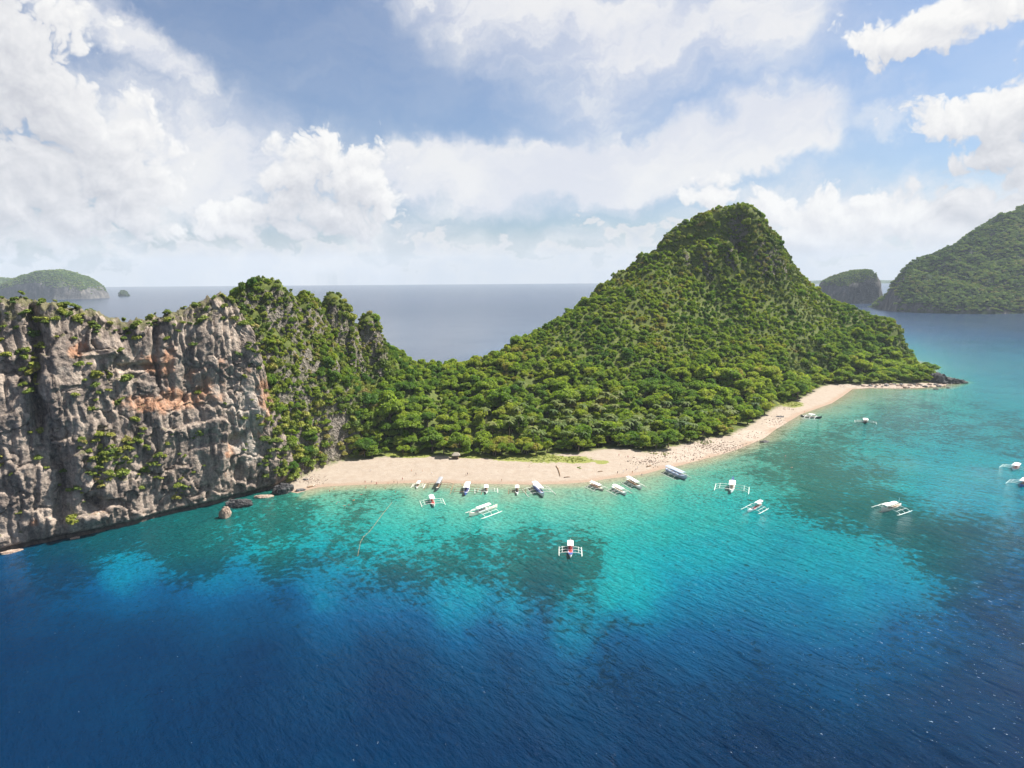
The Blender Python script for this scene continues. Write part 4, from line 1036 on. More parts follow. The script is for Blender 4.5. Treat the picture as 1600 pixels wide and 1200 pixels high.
# drop plants from bare rock and thin where large crowns stand
barren = fbm(np.column_stack([FQ * 0.09, fz * 0.05]), 3)
bare = (fs > 1.3) & (barren > 0.66 - 0.16 * rk)
gone = bare | (fr.random(len(FQ)) < 0.10 + 0.42 * big)
is_shrub = ((rk > 0.5) | (fs > 1.5)) & (fr.random(len(FQ)) < 0.85)
frad = np.where(is_shrub, frad * np.where(rk > 0.5, 0.66, 0.9), frad)
keep = ~gone
FQ, fdv, fz, fs, rk, big, frad, is_shrub = [a[keep] for a in (FQ, fdv, fz, fs, rk, big, frad, is_shrub)]
nF = len(FQ)
FP = np.column_stack([FQ, fz + frad * np.where(is_shrub, 0.25, 0.35 + 0.55 * big)])
fpx, fpy, fdep = project(FP)
inside_cliff = (fpx < 372) & (fdv < 40) & (FQ[:, 0] < -150)
size = frad * FPX / fdep
def visible(P, n=28):
    t = np.linspace(0.45, 0.97, n)
    v = np.ones(len(P), bool)
    for k in t:
        q = CAMPOS + (P - CAMPOS) * k
        v &= q[:, 2] > hgt(q[:, 0], q[:, 1]) - 1.0
    return v
vis = visible(FP + np.array([0, 0, 2.5])) & (fpx > -40) & (fpx < 1640)
# palm grove at the foot of the hill
ppx = [(fr.normal(925, 62), fr.normal(662, 20)) for _ in range(80)] + [(fr.uniform(1060, 1250), 0) for _ in range(40)] + [(fr.uniform(760, 1010), fr.uniform(600, 690)) for _ in range(14)]
palm_pts = []
for x, y in ppx:
    if y == 0: y = 690 - (x - 1060) * 0.25 - fr.uniform(0, 30)
    Y = ground(x, y)[1]
    # march along the ray to where a palm top would stand
    for Yt in np.arange(330, 720, 3.0):
        q = at(x, y, Yt)
        if q[2] < hgt(q[0], q[1]) + 9: break
    palm_pts.append((q[0], q[1]))
palm_pts = np.array(palm_pts); palm_pts = palm_pts[poly_sd(palm_pts, VEG) > 4]

tree_rot = np.column_stack([fr.normal(0, 0.10, nF), fr.normal(0, 0.10, nF), fr.uniform(0, 6.28, nF)])
tscl = np.column_stack([frad, frad * fr.uniform(0.85, 1.15, nF), frad * fr.uniform(0.85, 1.25, nF) * (1.35 - 0.35 * big)])
pick = fr.integers(0, 6, nF); pick = np.where(is_shrub, 6 + fr.integers(0, 3, nF), pick)
cand = np.where(vis & ~is_shrub & ~inside_cliff)[0]
cand = cand[np.argsort(-size[cand])][:285]
single = np.zeros(nF, bool); single[cand] = True
scand = np.where(vis & is_shrub & ~inside_cliff)[0]
scand = scand[np.argsort(-size[scand])][:110]
single[scand] = True
rest = ~single
scatter('forest', FP[rest], tree_rot[rest], tscl[rest], pick[rest], CROWNS + SHRUBS)
def tree_label(i):
    x, y, d = fpx[i], fpy[i], fdv[i]
    if d < 16:
        if x < 560: return 'leafy tree at the left end of the beach beside the grey cliff', 'trees at the left end of the beach'
        if x < 712: return 'spreading green tree at the back of the beach left of the thatched hut', 'trees left of the hut'
        if x < 800: return 'broad layered green tree at the back of the beach just right of the thatched hut', 'trees right of the hut'
        if x < 1060: return 'green tree behind the grassy strip and wide sand at the middle of the bay', 'trees behind the grassy strip'
        return 'rounded green tree on the edge of the narrow stony beach below the hill', 'trees along the stony shore'
    if x < 560: return 'leafy tree crowded against the foot of the grey cliff ridge', 'trees at the foot of the cliff ridge'
    if x < 740: return 'green tree in the dense forest filling the low saddle between cliff and hill', 'trees of the saddle forest'
    if y < 560: return 'small green tree high on the steep upper slope of the tall hill', 'trees of the upper slope'
    if x < 900: return 'green tree in the forest at the left foot of the tall hill', 'trees of the left foot of the hill'
    if x < 1080: return 'green tree on the lower slope of the tall hill, above the palm grove', 'trees above the palm grove'
    return 'green tree on the right flank of the tall hill above the stony shore', 'trees of the right flank'
for i in cand:
    lab, grp = tree_label(i)
    gz = float(fz[i]); o = thing('tree', lab, 'tree', (FQ[i, 0], FQ[i, 1], gz), tree_rot[i, 2], grp)
    c = link('crown', CROWNS[pick[i]], o, (0, 0, FP[i, 2] - gz)); c.scale = tscl[i]
    t = link('trunk', TRUNKS[i % 3], o); hh = max(FP[i, 2] - gz + frad[i] * 0.1, 1.5); t.scale = (hh * 1.1, hh * 1.1, hh)
for i in scand:
    if fpx[i] > 700: lab, grp = 'shrub on the crags under the summit of the tall hill', 'shrubs on the summit crags'
    elif fpy[i] < 475 and fpx[i] < 480: lab, grp = 'bush on the topmost knoll of the jagged ridge beside the cliff', 'bushes on the ridge knoll'
    elif fpx[i] > 495 and fpy[i] < 530: lab, grp = 'bush on one of the two small spires at the right end of the jagged ridge', 'bushes on the spires'
    else: lab, grp = 'yellow green shrub on the steep flank of the ridge right of the bare cliff', 'shrubs on the ridge flank'
    o = tag(link('shrub', SHRUBS[pick[i] - 6], None, FP[i]), lab, 'shrub', grp)
    o.rotation_euler = tree_rot[i]; o.scale = tscl[i]
for k, (x, y) in enumerate(palm_pts):
    z = float(hgt(x, y)); h = float(fr.uniform(10.5, 14.0))
    right = project([(x, y, z)])[0][0] > 1045
    o = thing('palm_tree', 'coconut palm rising among the trees above the narrow stony shore' if right else 'coconut palm in the palm grove behind the middle of the beach', 'palm tree', (x, y, z), float(fr.uniform(0, 6.28)),
              'palms above the stony shore' if right else 'palms of the grove')
    t = link('trunk', PTRUNKS[k % 3], o); t.scale = (h, h, h)
    r = random.Random(k % 3 + 1); lx, ly = r.uniform(-.12, .12), r.uniform(-.12, .12)
    c = link('crown', PALMS[k % 3], o, (lx * h, ly * h, h)); c.scale = (1.2, 1.2, 1.15)

# ------------------------------------------------------------------ plants on the cliff
cr = np.random.default_rng(31)
CP = CLIFF_P.reshape(-1, 3)
cx_, cy_, cd_ = project(CP)
NV = np.cross(np.gradient(CLIFF_P, axis=0), np.gradient(CLIFF_P, axis=1)).reshape(-1, 3); NV /= np.linalg.norm(NV, axis=1)[:, None] + 1e-9
NV[np.repeat(np.arange(nt)[None, :], ns, 0).ravel() >= 0] *= np.sign((NV * (CAMPOS - CP)).sum(1))[:, None]
tidx = np.repeat(np.arange(nt)[None, :], ns, 0).ravel()
dens = np.zeros(len(CP))
for x, y, rx, ry, a in [(185, 700, 50, 26, 1.0), (150, 735, 45, 24, 1.0), (200, 745, 40, 20, .8), (240, 690, 30, 18, .7), (165, 715, 20, 30, 1.0), (45, 678, 16, 12, 1.0), (30, 560, 24, 22, 1.0), (45, 615, 12, 24, 1.0), (10, 720, 12, 20, .6), (150, 590, 35, 18, .7), (135, 575, 20, 14, .6), (265, 515, 10, 22, 1.2), (165, 620, 20, 26, .6),
                        (60, 500, 90, 22, .9), (20, 520, 40, 36, .8), (180, 545, 14, 26, .6), (300, 495, 60, 12, .5), (350, 500, 30, 14, .5), (400, 560, 16, 70, .8), (430, 620, 14, 60, 1.0), (425, 700, 22, 40, 1.0), (440, 740, 20, 14, 1.0), (300, 740, 30, 14, .5), (280, 765, 30, 10, .5), (25, 840, 30, 12, .5), (310, 690, 20, 10, .4), (120, 790, 12, 30, .4)]:
    dens += a * np.exp(-(((cx_ - x) / rx) ** 2 + ((cy_ - y) / ry) ** 2))
patch = fbm(CP * 0.13 + 40, 3)
dens = dens * sstep(patch, -0.35, 0.25) * np.where(tidx < 300, 1.0, 0.5) + 0.02 * (patch > 0.2)
top = (tidx >= 285) & (tidx < 352) & (patch > -0.05)
dens = np.where(top, np.maximum(dens, 0.42), dens)
ledge = sstep(NV[:, 2], -0.05, 0.5)
dens *= 0.35 + 0.65 * ledge
okc = (cx_ > -60) & (cx_ < 470) & (CP[:, 2] > 7)
pr = np.where(okc, dens, 0); pr /= pr.sum()
nC = 980
ci = cr.choice(len(CP), nC, p=pr, replace=False)
rim = np.where((tidx > 290) & (tidx < 335) & (cx_ > -50) & (cx_ < 405) & (fbm(CP * 0.06 + 7, 2) > -0.25))[0]
ci[:230] = cr.choice(rim, 230, replace=False)
crd = cr.uniform(0.9, 2.6, nC) * np.where(tidx[ci] > 290, 0.95, 1.0); crd = np.where(cr.random(nC) < 0.12, crd * 1.5, crd)
CB = CP[ci] + NV[ci] * (crd * 0.25)[:, None] + np.array([0, 0, 1]) * (crd * 0.15)[:, None]
crot = np.column_stack([cr.normal(0, .25, nC), cr.normal(0, .25, nC), cr.uniform(0, 6.28, nC)])
cscl = np.column_stack([crd, crd, crd * cr.uniform(.75, 1.1, nC)])
order = np.argsort(-crd * (tidx[ci] < 340)); solo = order[:180]; other = order[180:]
cpick = cr.integers(0, 3, nC)
for i in solo:
    x, y = cx_[ci[i]], cy_[ci[i]]
    if y < 535: lab, grp = 'green bush on the jagged rim along the top of the grey cliff', 'bushes along the cliff rim'
    elif x > 380: lab, grp = 'yellow green bush where the bare cliff meets the wooded slope', 'bushes on the right edge of the cliff'
    elif x < 75: lab, grp = 'green bush in the deep cleft at the left edge of the cliff', 'bushes by the left cleft'
    else: lab, grp = 'yellow green bush on the ledges across the middle of the cliff face', 'bushes on the cliff face'
    o = tag(link('bush', SHRUBS[cpick[i]], None, CB[i]), lab, 'bush', grp)
    o.rotation_euler = crot[i]; o.scale = cscl[i]
scatter('cliff_scrub', CB[other], crot[other], cscl[other], cpick[other], SHRUBS)
print('plants', round(time.time() - T0, 1), 'forest', int(rest.sum()), 'trees', len(cand), 'shrubs', len(scand))

# ------------------------------------------------------------------ outrigger boats
def hull_half(t):                                   # half beam along the hull, 0 stern .. 1 bow
    return max(0.03, (min(1, t / 0.30) ** 0.55 if t < 0.30 else 1.0) * (1 if t < 0.5 else (1 - ((t - 0.5) / 0.5) ** 2.1)) * 0.97 + 0.03)
def sheer(t): return 0.85 + 1.15 * max(0, (t - 0.55) / 0.45) ** 2.2 + 0.55 * max(0, (0.25 - t) / 0.25) ** 2
def make_boat(name, label, bow_px, stern_px, look, group='outrigger boats moored off the beach', z=0.0, beam=None):
    b = ground(*bow_px, 0.6); s = ground(*stern_px, 0.6)
    L = math.hypot(b[0] - s[0], b[1] - s[1]); ang = math.atan2(b[1] - s[1], b[0] - s[0])
    L = look.get('L', L); c = (b + s) / 2
    W = beam or look.get('W', 0.14 * L); span = look.get('span', 0.62 * L); hs = L / 14.0
    o = thing(name, label, 'boat', (c[0], c[1], z), ang, group)
    hullm, deckm = look.get('hull', M_WHITE), look.get('deck', M_CREAM)
    N = 15; rings = []
    for i in range(N):
        t = i / (N - 1); x = (t - 0.5) * L; w = hull_half(t) * W / 2; g = sheer(t) * hs
        kz = -0.35 * hs * math.sin(math.pi * min(1, max(0, t * 1.0))) ** 0.5 + (0.9 * hs * max(0, (t - 0.82) / 0.18) ** 2)
        rings.append([(x, w, g), (x, w * 0.86, g * 0.35), (x, w * 0.35, kz), (x, -w * 0.35, kz), (x, -w * 0.86, g * 0.35), (x, -w, g), (x, -w * 0.82, g - 0.1 * hs), (x, w * 0.82, g - 0.1 * hs)])
    mb = MB(); mb.loft(rings); link('hull', mb.mesh('hull', hullm), o)
    def strip(t0, t1, k, dz, mat, nm, thick=0.06):
        mb = MB(); R = []
        for i in range(9):
            t = t0 + (t1 - t0) * i / 8; x = (t - 0.5) * L; w = hull_half(t) * W / 2 * k; g = sheer(t) * hs + dz
            R.append([(x, w, g), (x, w, g + thick), (x, 0, g + thick + 0.04), (x, -w, g + thick), (x, -w, g)])
        mb.loft(R); return link(nm, mb.mesh(nm, mat), o)
    strip(0.10, 0.70, 0.80, -0.16 * hs, deckm, 'deck')
    strip(0.70, 0.985, 0.84, -0.10 * hs, look.get('bow', hullm), 'foredeck')
    if look.get('rub'):                             # coloured rubbing strake
        for sgn in (1, -1):
            mb = MB(); mb.tube([((t - .5) * L, sgn * (hull_half(t) * W / 2 + .02), sheer(t) * hs - .05) for t in [0.04 + .93 * i / 10 for i in range(11)]], 0.09 * hs + .03, 5)
            link('rubbing_strake', mb.mesh('rubbing_strake', look['rub']), o)
    # prow and stern posts
    mb = MB(); mb.tube([(0.47 * L, 0, 1.6 * hs), (0.5 * L, 0, 2.05 * hs), (0.525 * L, 0, 2.7 * hs)], [0.10 * hs + .03, 0.08 * hs + .02, 0.04], 5); link('prow_post', mb.mesh('prow_post', look.get('prow', hullm)), o)
    # canopy
    if look.get('canopy', True):
        t0, t1 = look.get('roof', (0.20, 0.68)); x0, x1 = (t0 - .5) * L, (t1 - .5) * L; rz = 2.15 * hs + 0.55; rw = W * look.get('roofw', 0.58)
        mb = MB(); R = []
        for i in range(7):
            x = x0 + (x1 - x0) * i / 6; sag = 0.05 * math.sin(i * 2.1)
            R.append([(x, rw * q, rz + 0.26 * (1 - q * q) * hs + sag * (1 - abs(q))) for q in (-1, -.6, 0, .6, 1)] + [(x, rw * q, rz + 0.26 * (1 - q * q) * hs - 0.07 + sag * (1 - abs(q))) for q in (1, .6, 0, -.6, -1)])
        mb.loft(R); link('canopy', mb.mesh('canopy', look.get('roofm', M_CANVAS)), o)
        for x in np.linspace(x0 + 0.25, x1 - 0.25, 4):
            for sgn in (1, -1):
                mb = MB(); mb.tube([(x, sgn * W * 0.40, 0.7 * hs), (x, sgn * rw * 0.94, rz + 0.02)], 0.055, 4); link('post', mb.mesh('post', M_BAMBOO), o)
        if look.get('side'):
            for sgn in (1, -1):
                mb = MB(); mb.box(((x0 + x1) / 2, sgn * W * 0.47, 1.05 * hs), ((x1 - x0) * 0.9, 0.07, 0.42 * hs + .1)); link('side_panel', mb.mesh('side_panel', look['side']), o)
        mb = MB()
        for x in np.linspace(x0 + .6, x1 - .6, 5): mb.box((x, 0, 0.95 * hs), (0.35, W * 0.72, 0.12))
        link('benches', mb.mesh('benches', look.get('bench', M_WOOD)), o)
    if look.get('load'):                            # tarp or gear heaped on the foredeck or stern
        tx_, mat = look['load']; mb = MB(); R = []
        for i in range(6):
            u = i / 5; x = (tx_ - .5) * L + (u - .5) * 0.2 * L; w = W * 0.36 * math.sin(math.pi * (0.12 + .76 * u)); h = 0.55 * hs * math.sin(math.pi * (.1 + .8 * u)) + .1
            R.append([(x, w, 0.8 * hs), (x, w * .6, 0.8 * hs + h * .8), (x, 0, .8 * hs + h), (x, -w * .6, .8 * hs + h * .75), (x, -w, .8 * hs)])
        mb.loft(R); link('tarp', mb.mesh('tarp', mat), o)
    if look.get('mast', True):
        xm = look.get('mast_at', 0.14); mb = MB(); mb.tube([((xm - .5) * L, 0, .7 * hs), ((xm - .5) * L - .2, 0, 4.0 * hs)], [0.07, 0.04], 5); link('mast', mb.mesh('mast', M_BAMBOO), o)
    if look.get('sail'):
        mb = MB(); xs = (0.06 - .5) * L; R = [[(xs + .0, -W * .45, 1.2 * hs), (xs + 0.05, -W * .45, 1.2 * hs)], [(xs + .1, W * .45, 1.2 * hs), (xs + .15, W * .45, 1.2 * hs)]]
        V = [(xs, -W * .5, 1.1 * hs), (xs, W * .5, 1.1 * hs), (xs - .3, 0.1, 4.4 * hs), (xs + .06, -W * .5, 1.1 * hs), (xs + .06, W * .5, 1.1 * hs), (xs - .24, 0.1, 4.4 * hs)]
        mb.raw(V, [(0, 1, 2), (5, 4, 3), (0, 3, 4, 1), (1, 4, 5, 2), (2, 5, 3, 0)]); link('sail', mb.mesh('sail', look['sail']), o)
    # outriggers
    if look.get('rig', True):
        rm = look.get('rigm', M_BAMBOO); br = 0.10 * look.get('fat', 1.0)
        xs = [(t - .5) * L for t in look.get('booms', (0.24, 0.48, 0.72))]
        for x in xs:
            for sgn in (1, -1):
                pts = [(x, sgn * W * 0.1, 1.02 * hs), (x, sgn * span * 0.22, 1.12 * hs), (x, sgn * span * 0.40, 0.85 * hs), (x, sgn * span * 0.475, 0.45 * hs), (x, sgn * span * 0.5, 0.10)]
                mb = MB(); mb.tube(pts, [br, br, br * .85, br * .8, br * .8], 5); link('boom', mb.mesh('boom', rm), o)
        for sgn in (1, -1):
            xa, xb = xs[0] - 0.13 * L, xs[-1] + 0.15 * L
            mb = MB(); mb.tube([(xa, sgn * span * .5, 0.22), (xa + .1 * L, sgn * span * .5, 0.08), ((xa + xb) / 2, sgn * span * .5, 0.06), (xb - .1 * L, sgn * span * .5, .08), (xb, sgn * span * .49, 0.30)], [br * .8, br * 1.35, br * 1.45, br * 1.35, br * .7], 6)
            link('float', mb.mesh('float', rm), o)
            mb = MB(); mb.tube([(xs[0] - .3, sgn * span * .36, .92 * hs + .1), (xs[-1] + .3, sgn * span * .36, .92 * hs + .1)], br * .75, 5); link('rail', mb.mesh('rail', rm), o)
    return o
B = make_boat; nm = 'outrigger_boat'
B(nm, 'white outrigger boat with red foredeck and blue bow moored alone over the dark reef', (891.5, 872), (891, 849), dict(deck=M_RED, bow=M_BLUE, hull=M_WHITE, roof=(0.10, 0.50), rub=M_BLUE, span=9.6, booms=(.30, .5, .70), fat=1.25, L=14, W=2.2, bench=M_RED, side=M_PINK))
B(nm, 'large white outrigger boat with pale roof, bow leftward, off the sand', (733, 807), (777, 791), dict(hull=M_CREAM, deck=M_PINK, roof=(.28, .74), side=M_WHITE, span=11.5, W=2.3, fat=1.25, bench=M_DARKHULL))
B(nm, 'white outrigger boat with a red foredeck lying just outside the grey canopied boat', (680, 795), (672, 775), dict(bow=M_PINK, deck=M_RED, roof=(.08, .56), span=12, L=13.5, W=2.2, prow=M_CREAM))
B('beached_outrigger_boat', 'small white canopied boat at the far left of the row on the beach edge', (650, 764), (656, 753), dict(L=9.5, W=1.5, span=7, roof=(.1, .6), hull=M_WHITE, deck=M_WOOD, bow=M_WOOD, mast=False))
B('beached_outrigger_boat', 'long dark boat under a grey canopy run up on the sand', (681, 768), (690, 751), dict(L=17, W=2.0, span=15, hull=M_DARKHULL, deck=M_WOOD, bow=M_CREAM, roof=(.02, .70), roofm=M_GREYCANVAS, rigm=M_WOOD, mast=False))
B('beached_outrigger_boat', 'white canopied boat with a dark blue bow at the beach edge', (726, 775), (732, 758), dict(L=16, W=2.6, span=17, hull=M_BLUE, bow=M_BLUE, deck=M_BLUE, roof=(.05, .66), mast=False, rigm=M_WOOD, rub=M_WHITE))
B('beached_outrigger_boat', 'short white boat right of the blue bowed boat at the beach edge', (760, 772), (759.5, 760), dict(L=11, W=2.0, span=12.5, roof=(.1, .58), deck=M_WOOD, bow=M_WHITE, hull=M_WHITE, load=(.7, M_DARKHULL)))
B('beached_outrigger_boat', 'small white boat with a dark foredeck, alone between two larger boats at the beach edge', (808, 774), (808, 761), dict(L=11.5, W=1.9, span=9.5, roof=(.06, .5), deck=M_DARKHULL, bow=M_WHITE, hull=M_WHITE, rigm=M_WOOD))
B('beached_outrigger_boat', 'blue and white boat with a broken line of awnings lying slantwise at the beach edge', (850, 776), (834, 759), dict(L=19, W=2.8, span=15, roof=(.08, .72), side=M_BLUE, deck=M_BLUE, bow=M_BLUECANVAS, hull=M_WHITE, rub=M_BLUE))
B(nm, 'white roofed outrigger boat nearest the beach, leftmost of the three moored together', (944, 766), (921, 756), dict(roof=(.12, .74), deck=M_WOOD, hull=M_CREAM, side=M_PINK, span=9, W=2.1))
B(nm, 'white roofed boat lowest in the photo of the three moored together', (979, 773), (956, 761), dict(roof=(.15, .75), deck=M_CREAM, hull=M_WHITE, span=10, W=2.3, side=M_WHITE))
B(nm, 'white roofed outrigger boat with a dark stern, rightmost of the three moored', (1003, 764), (979, 750), dict(roof=(.08, .74), deck=M_WOOD, hull=M_WHITE, side=M_WOOD, span=9, W=2.3))
B(nm, 'large boat with a long blue grey roof moored beside the rubble shore', (1073, 749), (1040, 734), dict(roof=(.08, .86), roofm=M_BLUECANVAS, deck=M_BLUECANVAS, hull=M_BLUECANVAS, span=11, W=3.4, side=M_BLUECANVAS, roofw=.54, mast=False))
B(nm, 'white outrigger boat with a light blue sail at the stern, in open turquoise water', (1142, 772), (1145, 754), dict(L=17, W=2.9, span=17.5, roof=(.15, .62), deck=M_CREAM, bow=M_CREAM, sail=M_LIGHTBLUE, fat=1.2, mast_at=.05))
B(nm, 'small white outrigger boat with a red deck and no full roof on turquoise water', (1168, 800), (1190, 788), dict(deck=M_RED, bow=M_WHITE, roof=(.05, .42), hull=M_WHITE, span=9, W=1.9, load=(.66, M_DARKHULL)))
B(nm, 'white outrigger boat with a rounded white roof over the dark reef at the right', (1377, 799), (1408, 789), dict(roof=(.30, .86), roofm=M_CANVAS, hull=M_CREAM, deck=M_WOOD, bench=M_DARKHULL, span=13, W=2.3, fat=1.1))
B('beached_outrigger_boat', 'white outrigger boat drawn up side on where the narrow sand bends at the far end', (1281, 653), (1254, 650), dict(L=16, W=2.4, span=13, roof=(.38, .68), hull=M_DARKHULL, deck=M_CREAM, rigm=M_WHITE, fat=1.7, mast=False))
B(nm, 'small white boat moored alone off the far end of the narrow sand', (1354, 664), (1351, 654), dict(L=12, W=3.0, span=15, roof=(.1, .7), roofw=.6, hull=M_DARKHULL, mast=False))
B(nm, 'white boat with a red stripe, upper of two boats at the right edge', (1580, 736), (1593, 726), dict(L=13, W=2.8, span=14, roof=(.1, .72), deck=M_PINK, rub=M_RED, load=(.2, M_RED), mast_at=.6))
B(nm, 'blue hulled white roofed boat cut by the right edge of the photo', (1592, 762), (1606, 750), dict(L=14, W=2.8, span=14, roof=(.1, .7), deck=M_PINK, hull=M_BLUE, bow=M_BLUE))
B('small_boat', 'tiny white boat far off beneath the cliffs of the big right island', (1463, 487), (1467, 486.6), dict(L=16, W=5, rig=False, roof=(.1, .7), mast=False), 'far boat')
B('small_canoe', 'weathered wooden canoe lying at the left tip of the beach by the rocks', (493, 758), (480, 761), dict(hull=M_WOOD, deck=M_WOOD, bow=M_CREAM, canopy=False, rig=False, mast=False, W=1.5), 'canoe on the sand', z=0.35)

# ------------------------------------------------------------------ people (one skinned body, posed three ways)
def body_mesh(pose):
    J = {'pelvis': (0, 0, .95), 'waist': (0, 0.0, 1.10), 'chest': (0, 0, 1.32), 'neck': (0, 0, 1.50), 'head0': (0, .01, 1.58), 'head': (0, .02, 1.70),
         'hl': (.10, 0, .90), 'kl': (.11, .03, .49), 'al': (.11, -.02, .08), 'tl': (.12, .13, .03), 'hr': (-.10, 0, .90), 'kr': (-.11, .03, .49), 'ar': (-.11, -.02, .08), 'tr': (-.12, .13, .03),
         'sl': (.18, 0, 1.42), 'el': (.25, -.03, 1.15), 'wl': (.27, .06, .90), 'fl': (.27, .10, .80), 'sr': (-.18, 0, 1.42), 'er': (-.25, -.03, 1.15), 'wr': (-.27, .06, .90), 'fr': (-.27, .10, .80)}
    if pose == 1:
        J.update(kl=(.11, .22, .52), al=(.11, .16, .10), tl=(.11, .30, .05), kr=(-.11, -.06, .50), ar=(-.11, -.34, .16), tr=(-.11, -.27, .05), wl=(.24, -.16, .94), fl=(.24, -.19, .84), wr=(-.24, .22, .98), fr=(-.24, .29, .90))
    R = {'pelvis': .15, 'waist': .125, 'chest': .155, 'neck': .06, 'head0': .085, 'head': .105, 'hl': .095, 'kl': .062, 'al': .042, 'tl': .04, 'sl': .062, 'el': .045, 'wl': .033, 'fl': .036}
    E = [('pelvis', 'waist'), ('waist', 'chest'), ('chest', 'neck'), ('neck', 'head0'), ('head0', 'head')]
    for s in 'lr': E += [('pelvis', 'h' + s), ('h' + s, 'k' + s), ('k' + s, 'a' + s), ('a' + s, 't' + s), ('chest', 's' + s), ('s' + s, 'e' + s), ('e' + s, 'w' + s), ('w' + s, 'f' + s)]
    names = list(J); ix = {n_: i for i, n_ in enumerate(names)}
    me = bpy.data.meshes.new('person'); me.from_pydata([J[n_] for n_ in names], [(ix[a], ix[b]) for a, b in E], [])
    o = bpy.data.objects.new('person_frame', me); COL.objects.link(o)
    md = o.modifiers.new('skin', 'SKIN')
    for i, n_ in enumerate(names):
        r = R.get(n_, R.get(n_[0] + 'l', .05)); me.skin_vertices[0].data[i].radius = (r, r * (.72 if n_ in ('chest', 'waist', 'pelvis') else 1))
    me.skin_vertices[0].data[0].use_root = True
    sb = o.modifiers.new('sub', 'SUBSURF'); sb.levels = 1; sb.render_levels = 1
    dg = bpy.context.evaluated_depsgraph_get(); out = bpy.data.meshes.new_from_object(o.evaluated_get(dg))
    bpy.data.objects.remove(o)
    return out
def dress(src, cloth, shirt):
    me = src.copy(); me.materials.clear()
    for m in (M_SKIN, cloth, M_HAIR): me.materials.append(m)
    for p in me.polygons:
        c = p.center; k = 0
        if .58 < c.z < 1.02 and abs(c.x) < .22: k = 1
        elif shirt and 1.0 < c.z < 1.47 and abs(c.x) < .25: k = 1
        elif c.z > 1.70 or (c.z > 1.60 and c.y < -.02): k = 2
        p.material_index = k; p.use_smooth = True
    return me
bodies = [body_mesh(0), body_mesh(1)]
PEOPLE = [dress(bodies[k % 2], CLOTHES[k % 5], k % 3 == 0) for k in range(10)]
pr_ = random.Random(4)
def person(px, py, label, group, swim=False):
    p = ground(px, py, 0.5); x, y = p[0], p[1]; z = max(float(hgt(x, y)), -0.75)
    o = link('person', PEOPLE[pr_.randrange(10)], None, (x, y, z)); tag(o, label, 'person', group)
    if swim:
        o.rotation_euler = (rad(-84), 0, pr_.uniform(0, 6.28)); o.location.z = -0.02
    else: o.rotation_euler = (0, 0, pr_.uniform(0, 6.28))
for q in [(579.5, 739), (629, 750), (570.5, 754), (588.5, 756), (606.5, 755), (615.5, 754), (621, 755), (580.6, 753.5)]: person(*q, 'person on the left half of the beach, left of the moored boats', 'people on the sand left of the boats')
for q in [(643, 739), (650, 743.5), (660, 739.5), (675, 742.5)]: person(*q, 'person on the open sand above the grey canopied boat', 'people above the grey canopied boat')
for q in [(571.6, 761.5), (602, 763), (522, 764), (515, 766.5), (541, 765), (617.7, 768)]: person(*q, 'person wading in the green shallows at the left end of the beach', 'people wading at the left end')
for q in [(728, 744.7), (730.5, 743.5)]: person(*q, 'one of two people close together on the sand above the blue bowed boat', 'pair on the sand')
person(722, 758, 'person standing at the water beside the blue bowed boat', 'person by the blue bowed boat')
person(784, 751.8, 'person alone on the sand between the short white boat and its neighbour', 'person between the boats')
person(827, 734, 'person alone high on the sand below the grassy strip', 'person below the grass')
for q in [(967, 717), (981, 719), (986, 723)]: person(*q, 'person high on the sand near the trees right of the grassy strip', 'people near the trees')
for q in [(965, 740), (978.5, 736), (988, 739), (993.5, 735), (1003, 742), (996, 733), (974, 738)]: person(*q, 'person near the waterline on the sand above the three moored boats', 'people above the three boats')
person(1010.7, 748, 'person wading between the three boats and the blue grey roofed boat', 'person wading by the boats')
for q in [(1239, 642), (1257, 644), (1260, 643)]: person(*q, 'person at the far bend of the narrow sand by the side on boat', 'people at the far bend')
for q in [(527, 787), (539, 792), (535, 789), (550, 781), (567, 771), (531, 783), (545, 788)]: person(*q, 'swimmer lying in the water off the left end of the beach', 'swimmers off the left end', True)
for q in [(1227, 712), (1235, 729), (1206, 709)]: person(*q, 'snorkeller floating over the dark reef left of the far moored boat', 'snorkellers over the reef', True)

# ------------------------------------------------------------------ boulders, shingle, driftwood, hut, buoy line
def rock_mesh(name, seed, mat, sub=4, rough=0.35, flute=0.0):
    bm = bmesh.new(); bmesh.ops.create_icosphere(bm, subdivisions=sub, radius=1)
    P = np.array([v.co[:] for v in bm.verts]); r = np.random.default_rng(seed); off = r.uniform(0, 50, 3)
    d = fbm(P * 0.9 + off, 4, 0.55) * rough + np.floor(fbm(P * 1.3 + off + 9, 2) * 4) / 4 * rough * 0.6
    if flute: d += fbm(P * np.array([1.2, 5, 5]) + off, 3, 0.6, True) * flute
    P = P * (1 + d)[:, None]
    for v, p in zip(bm.verts, P): v.co = p
    me = bpy.data.meshes.new(name); bm.to_mesh(me); bm.free(); me.materials.append(mat)
    return me
def boulder(px, py, size, mat, label, seed, rz=0.0, group=None, flute=0.0, sub=4, z=0.15):
    p = ground(px, py, 0.3)
    o = link('boulder', rock_mesh('boulder', seed, mat, sub, 0.34, flute), None, (p[0], p[1], z * size[2])); o.scale = size; o.rotation_euler = (0.1, 0.1, rz)
    return tag(o, label, 'rock', group)
boulder(352, 807, (2.6, 2.3, 4.2), M_TANROCK, 'pale tan boulder standing in the water below the grey cliff', 3, .4, z=.3)
boulder(375, 790, (5.6, 2.6, 2.4), M_DARKROCK, 'dark grey ribbed boulder in the water at the foot of the cliff', 4, .15, flute=.14, sub=5, z=.3)
boulder(441, 769, (4.9, 3.2, 3.6), M_DARKROCK, 'big dark boulder where the wooded slope meets the beach', 5, .5, flute=.1, sub=5, z=.35)
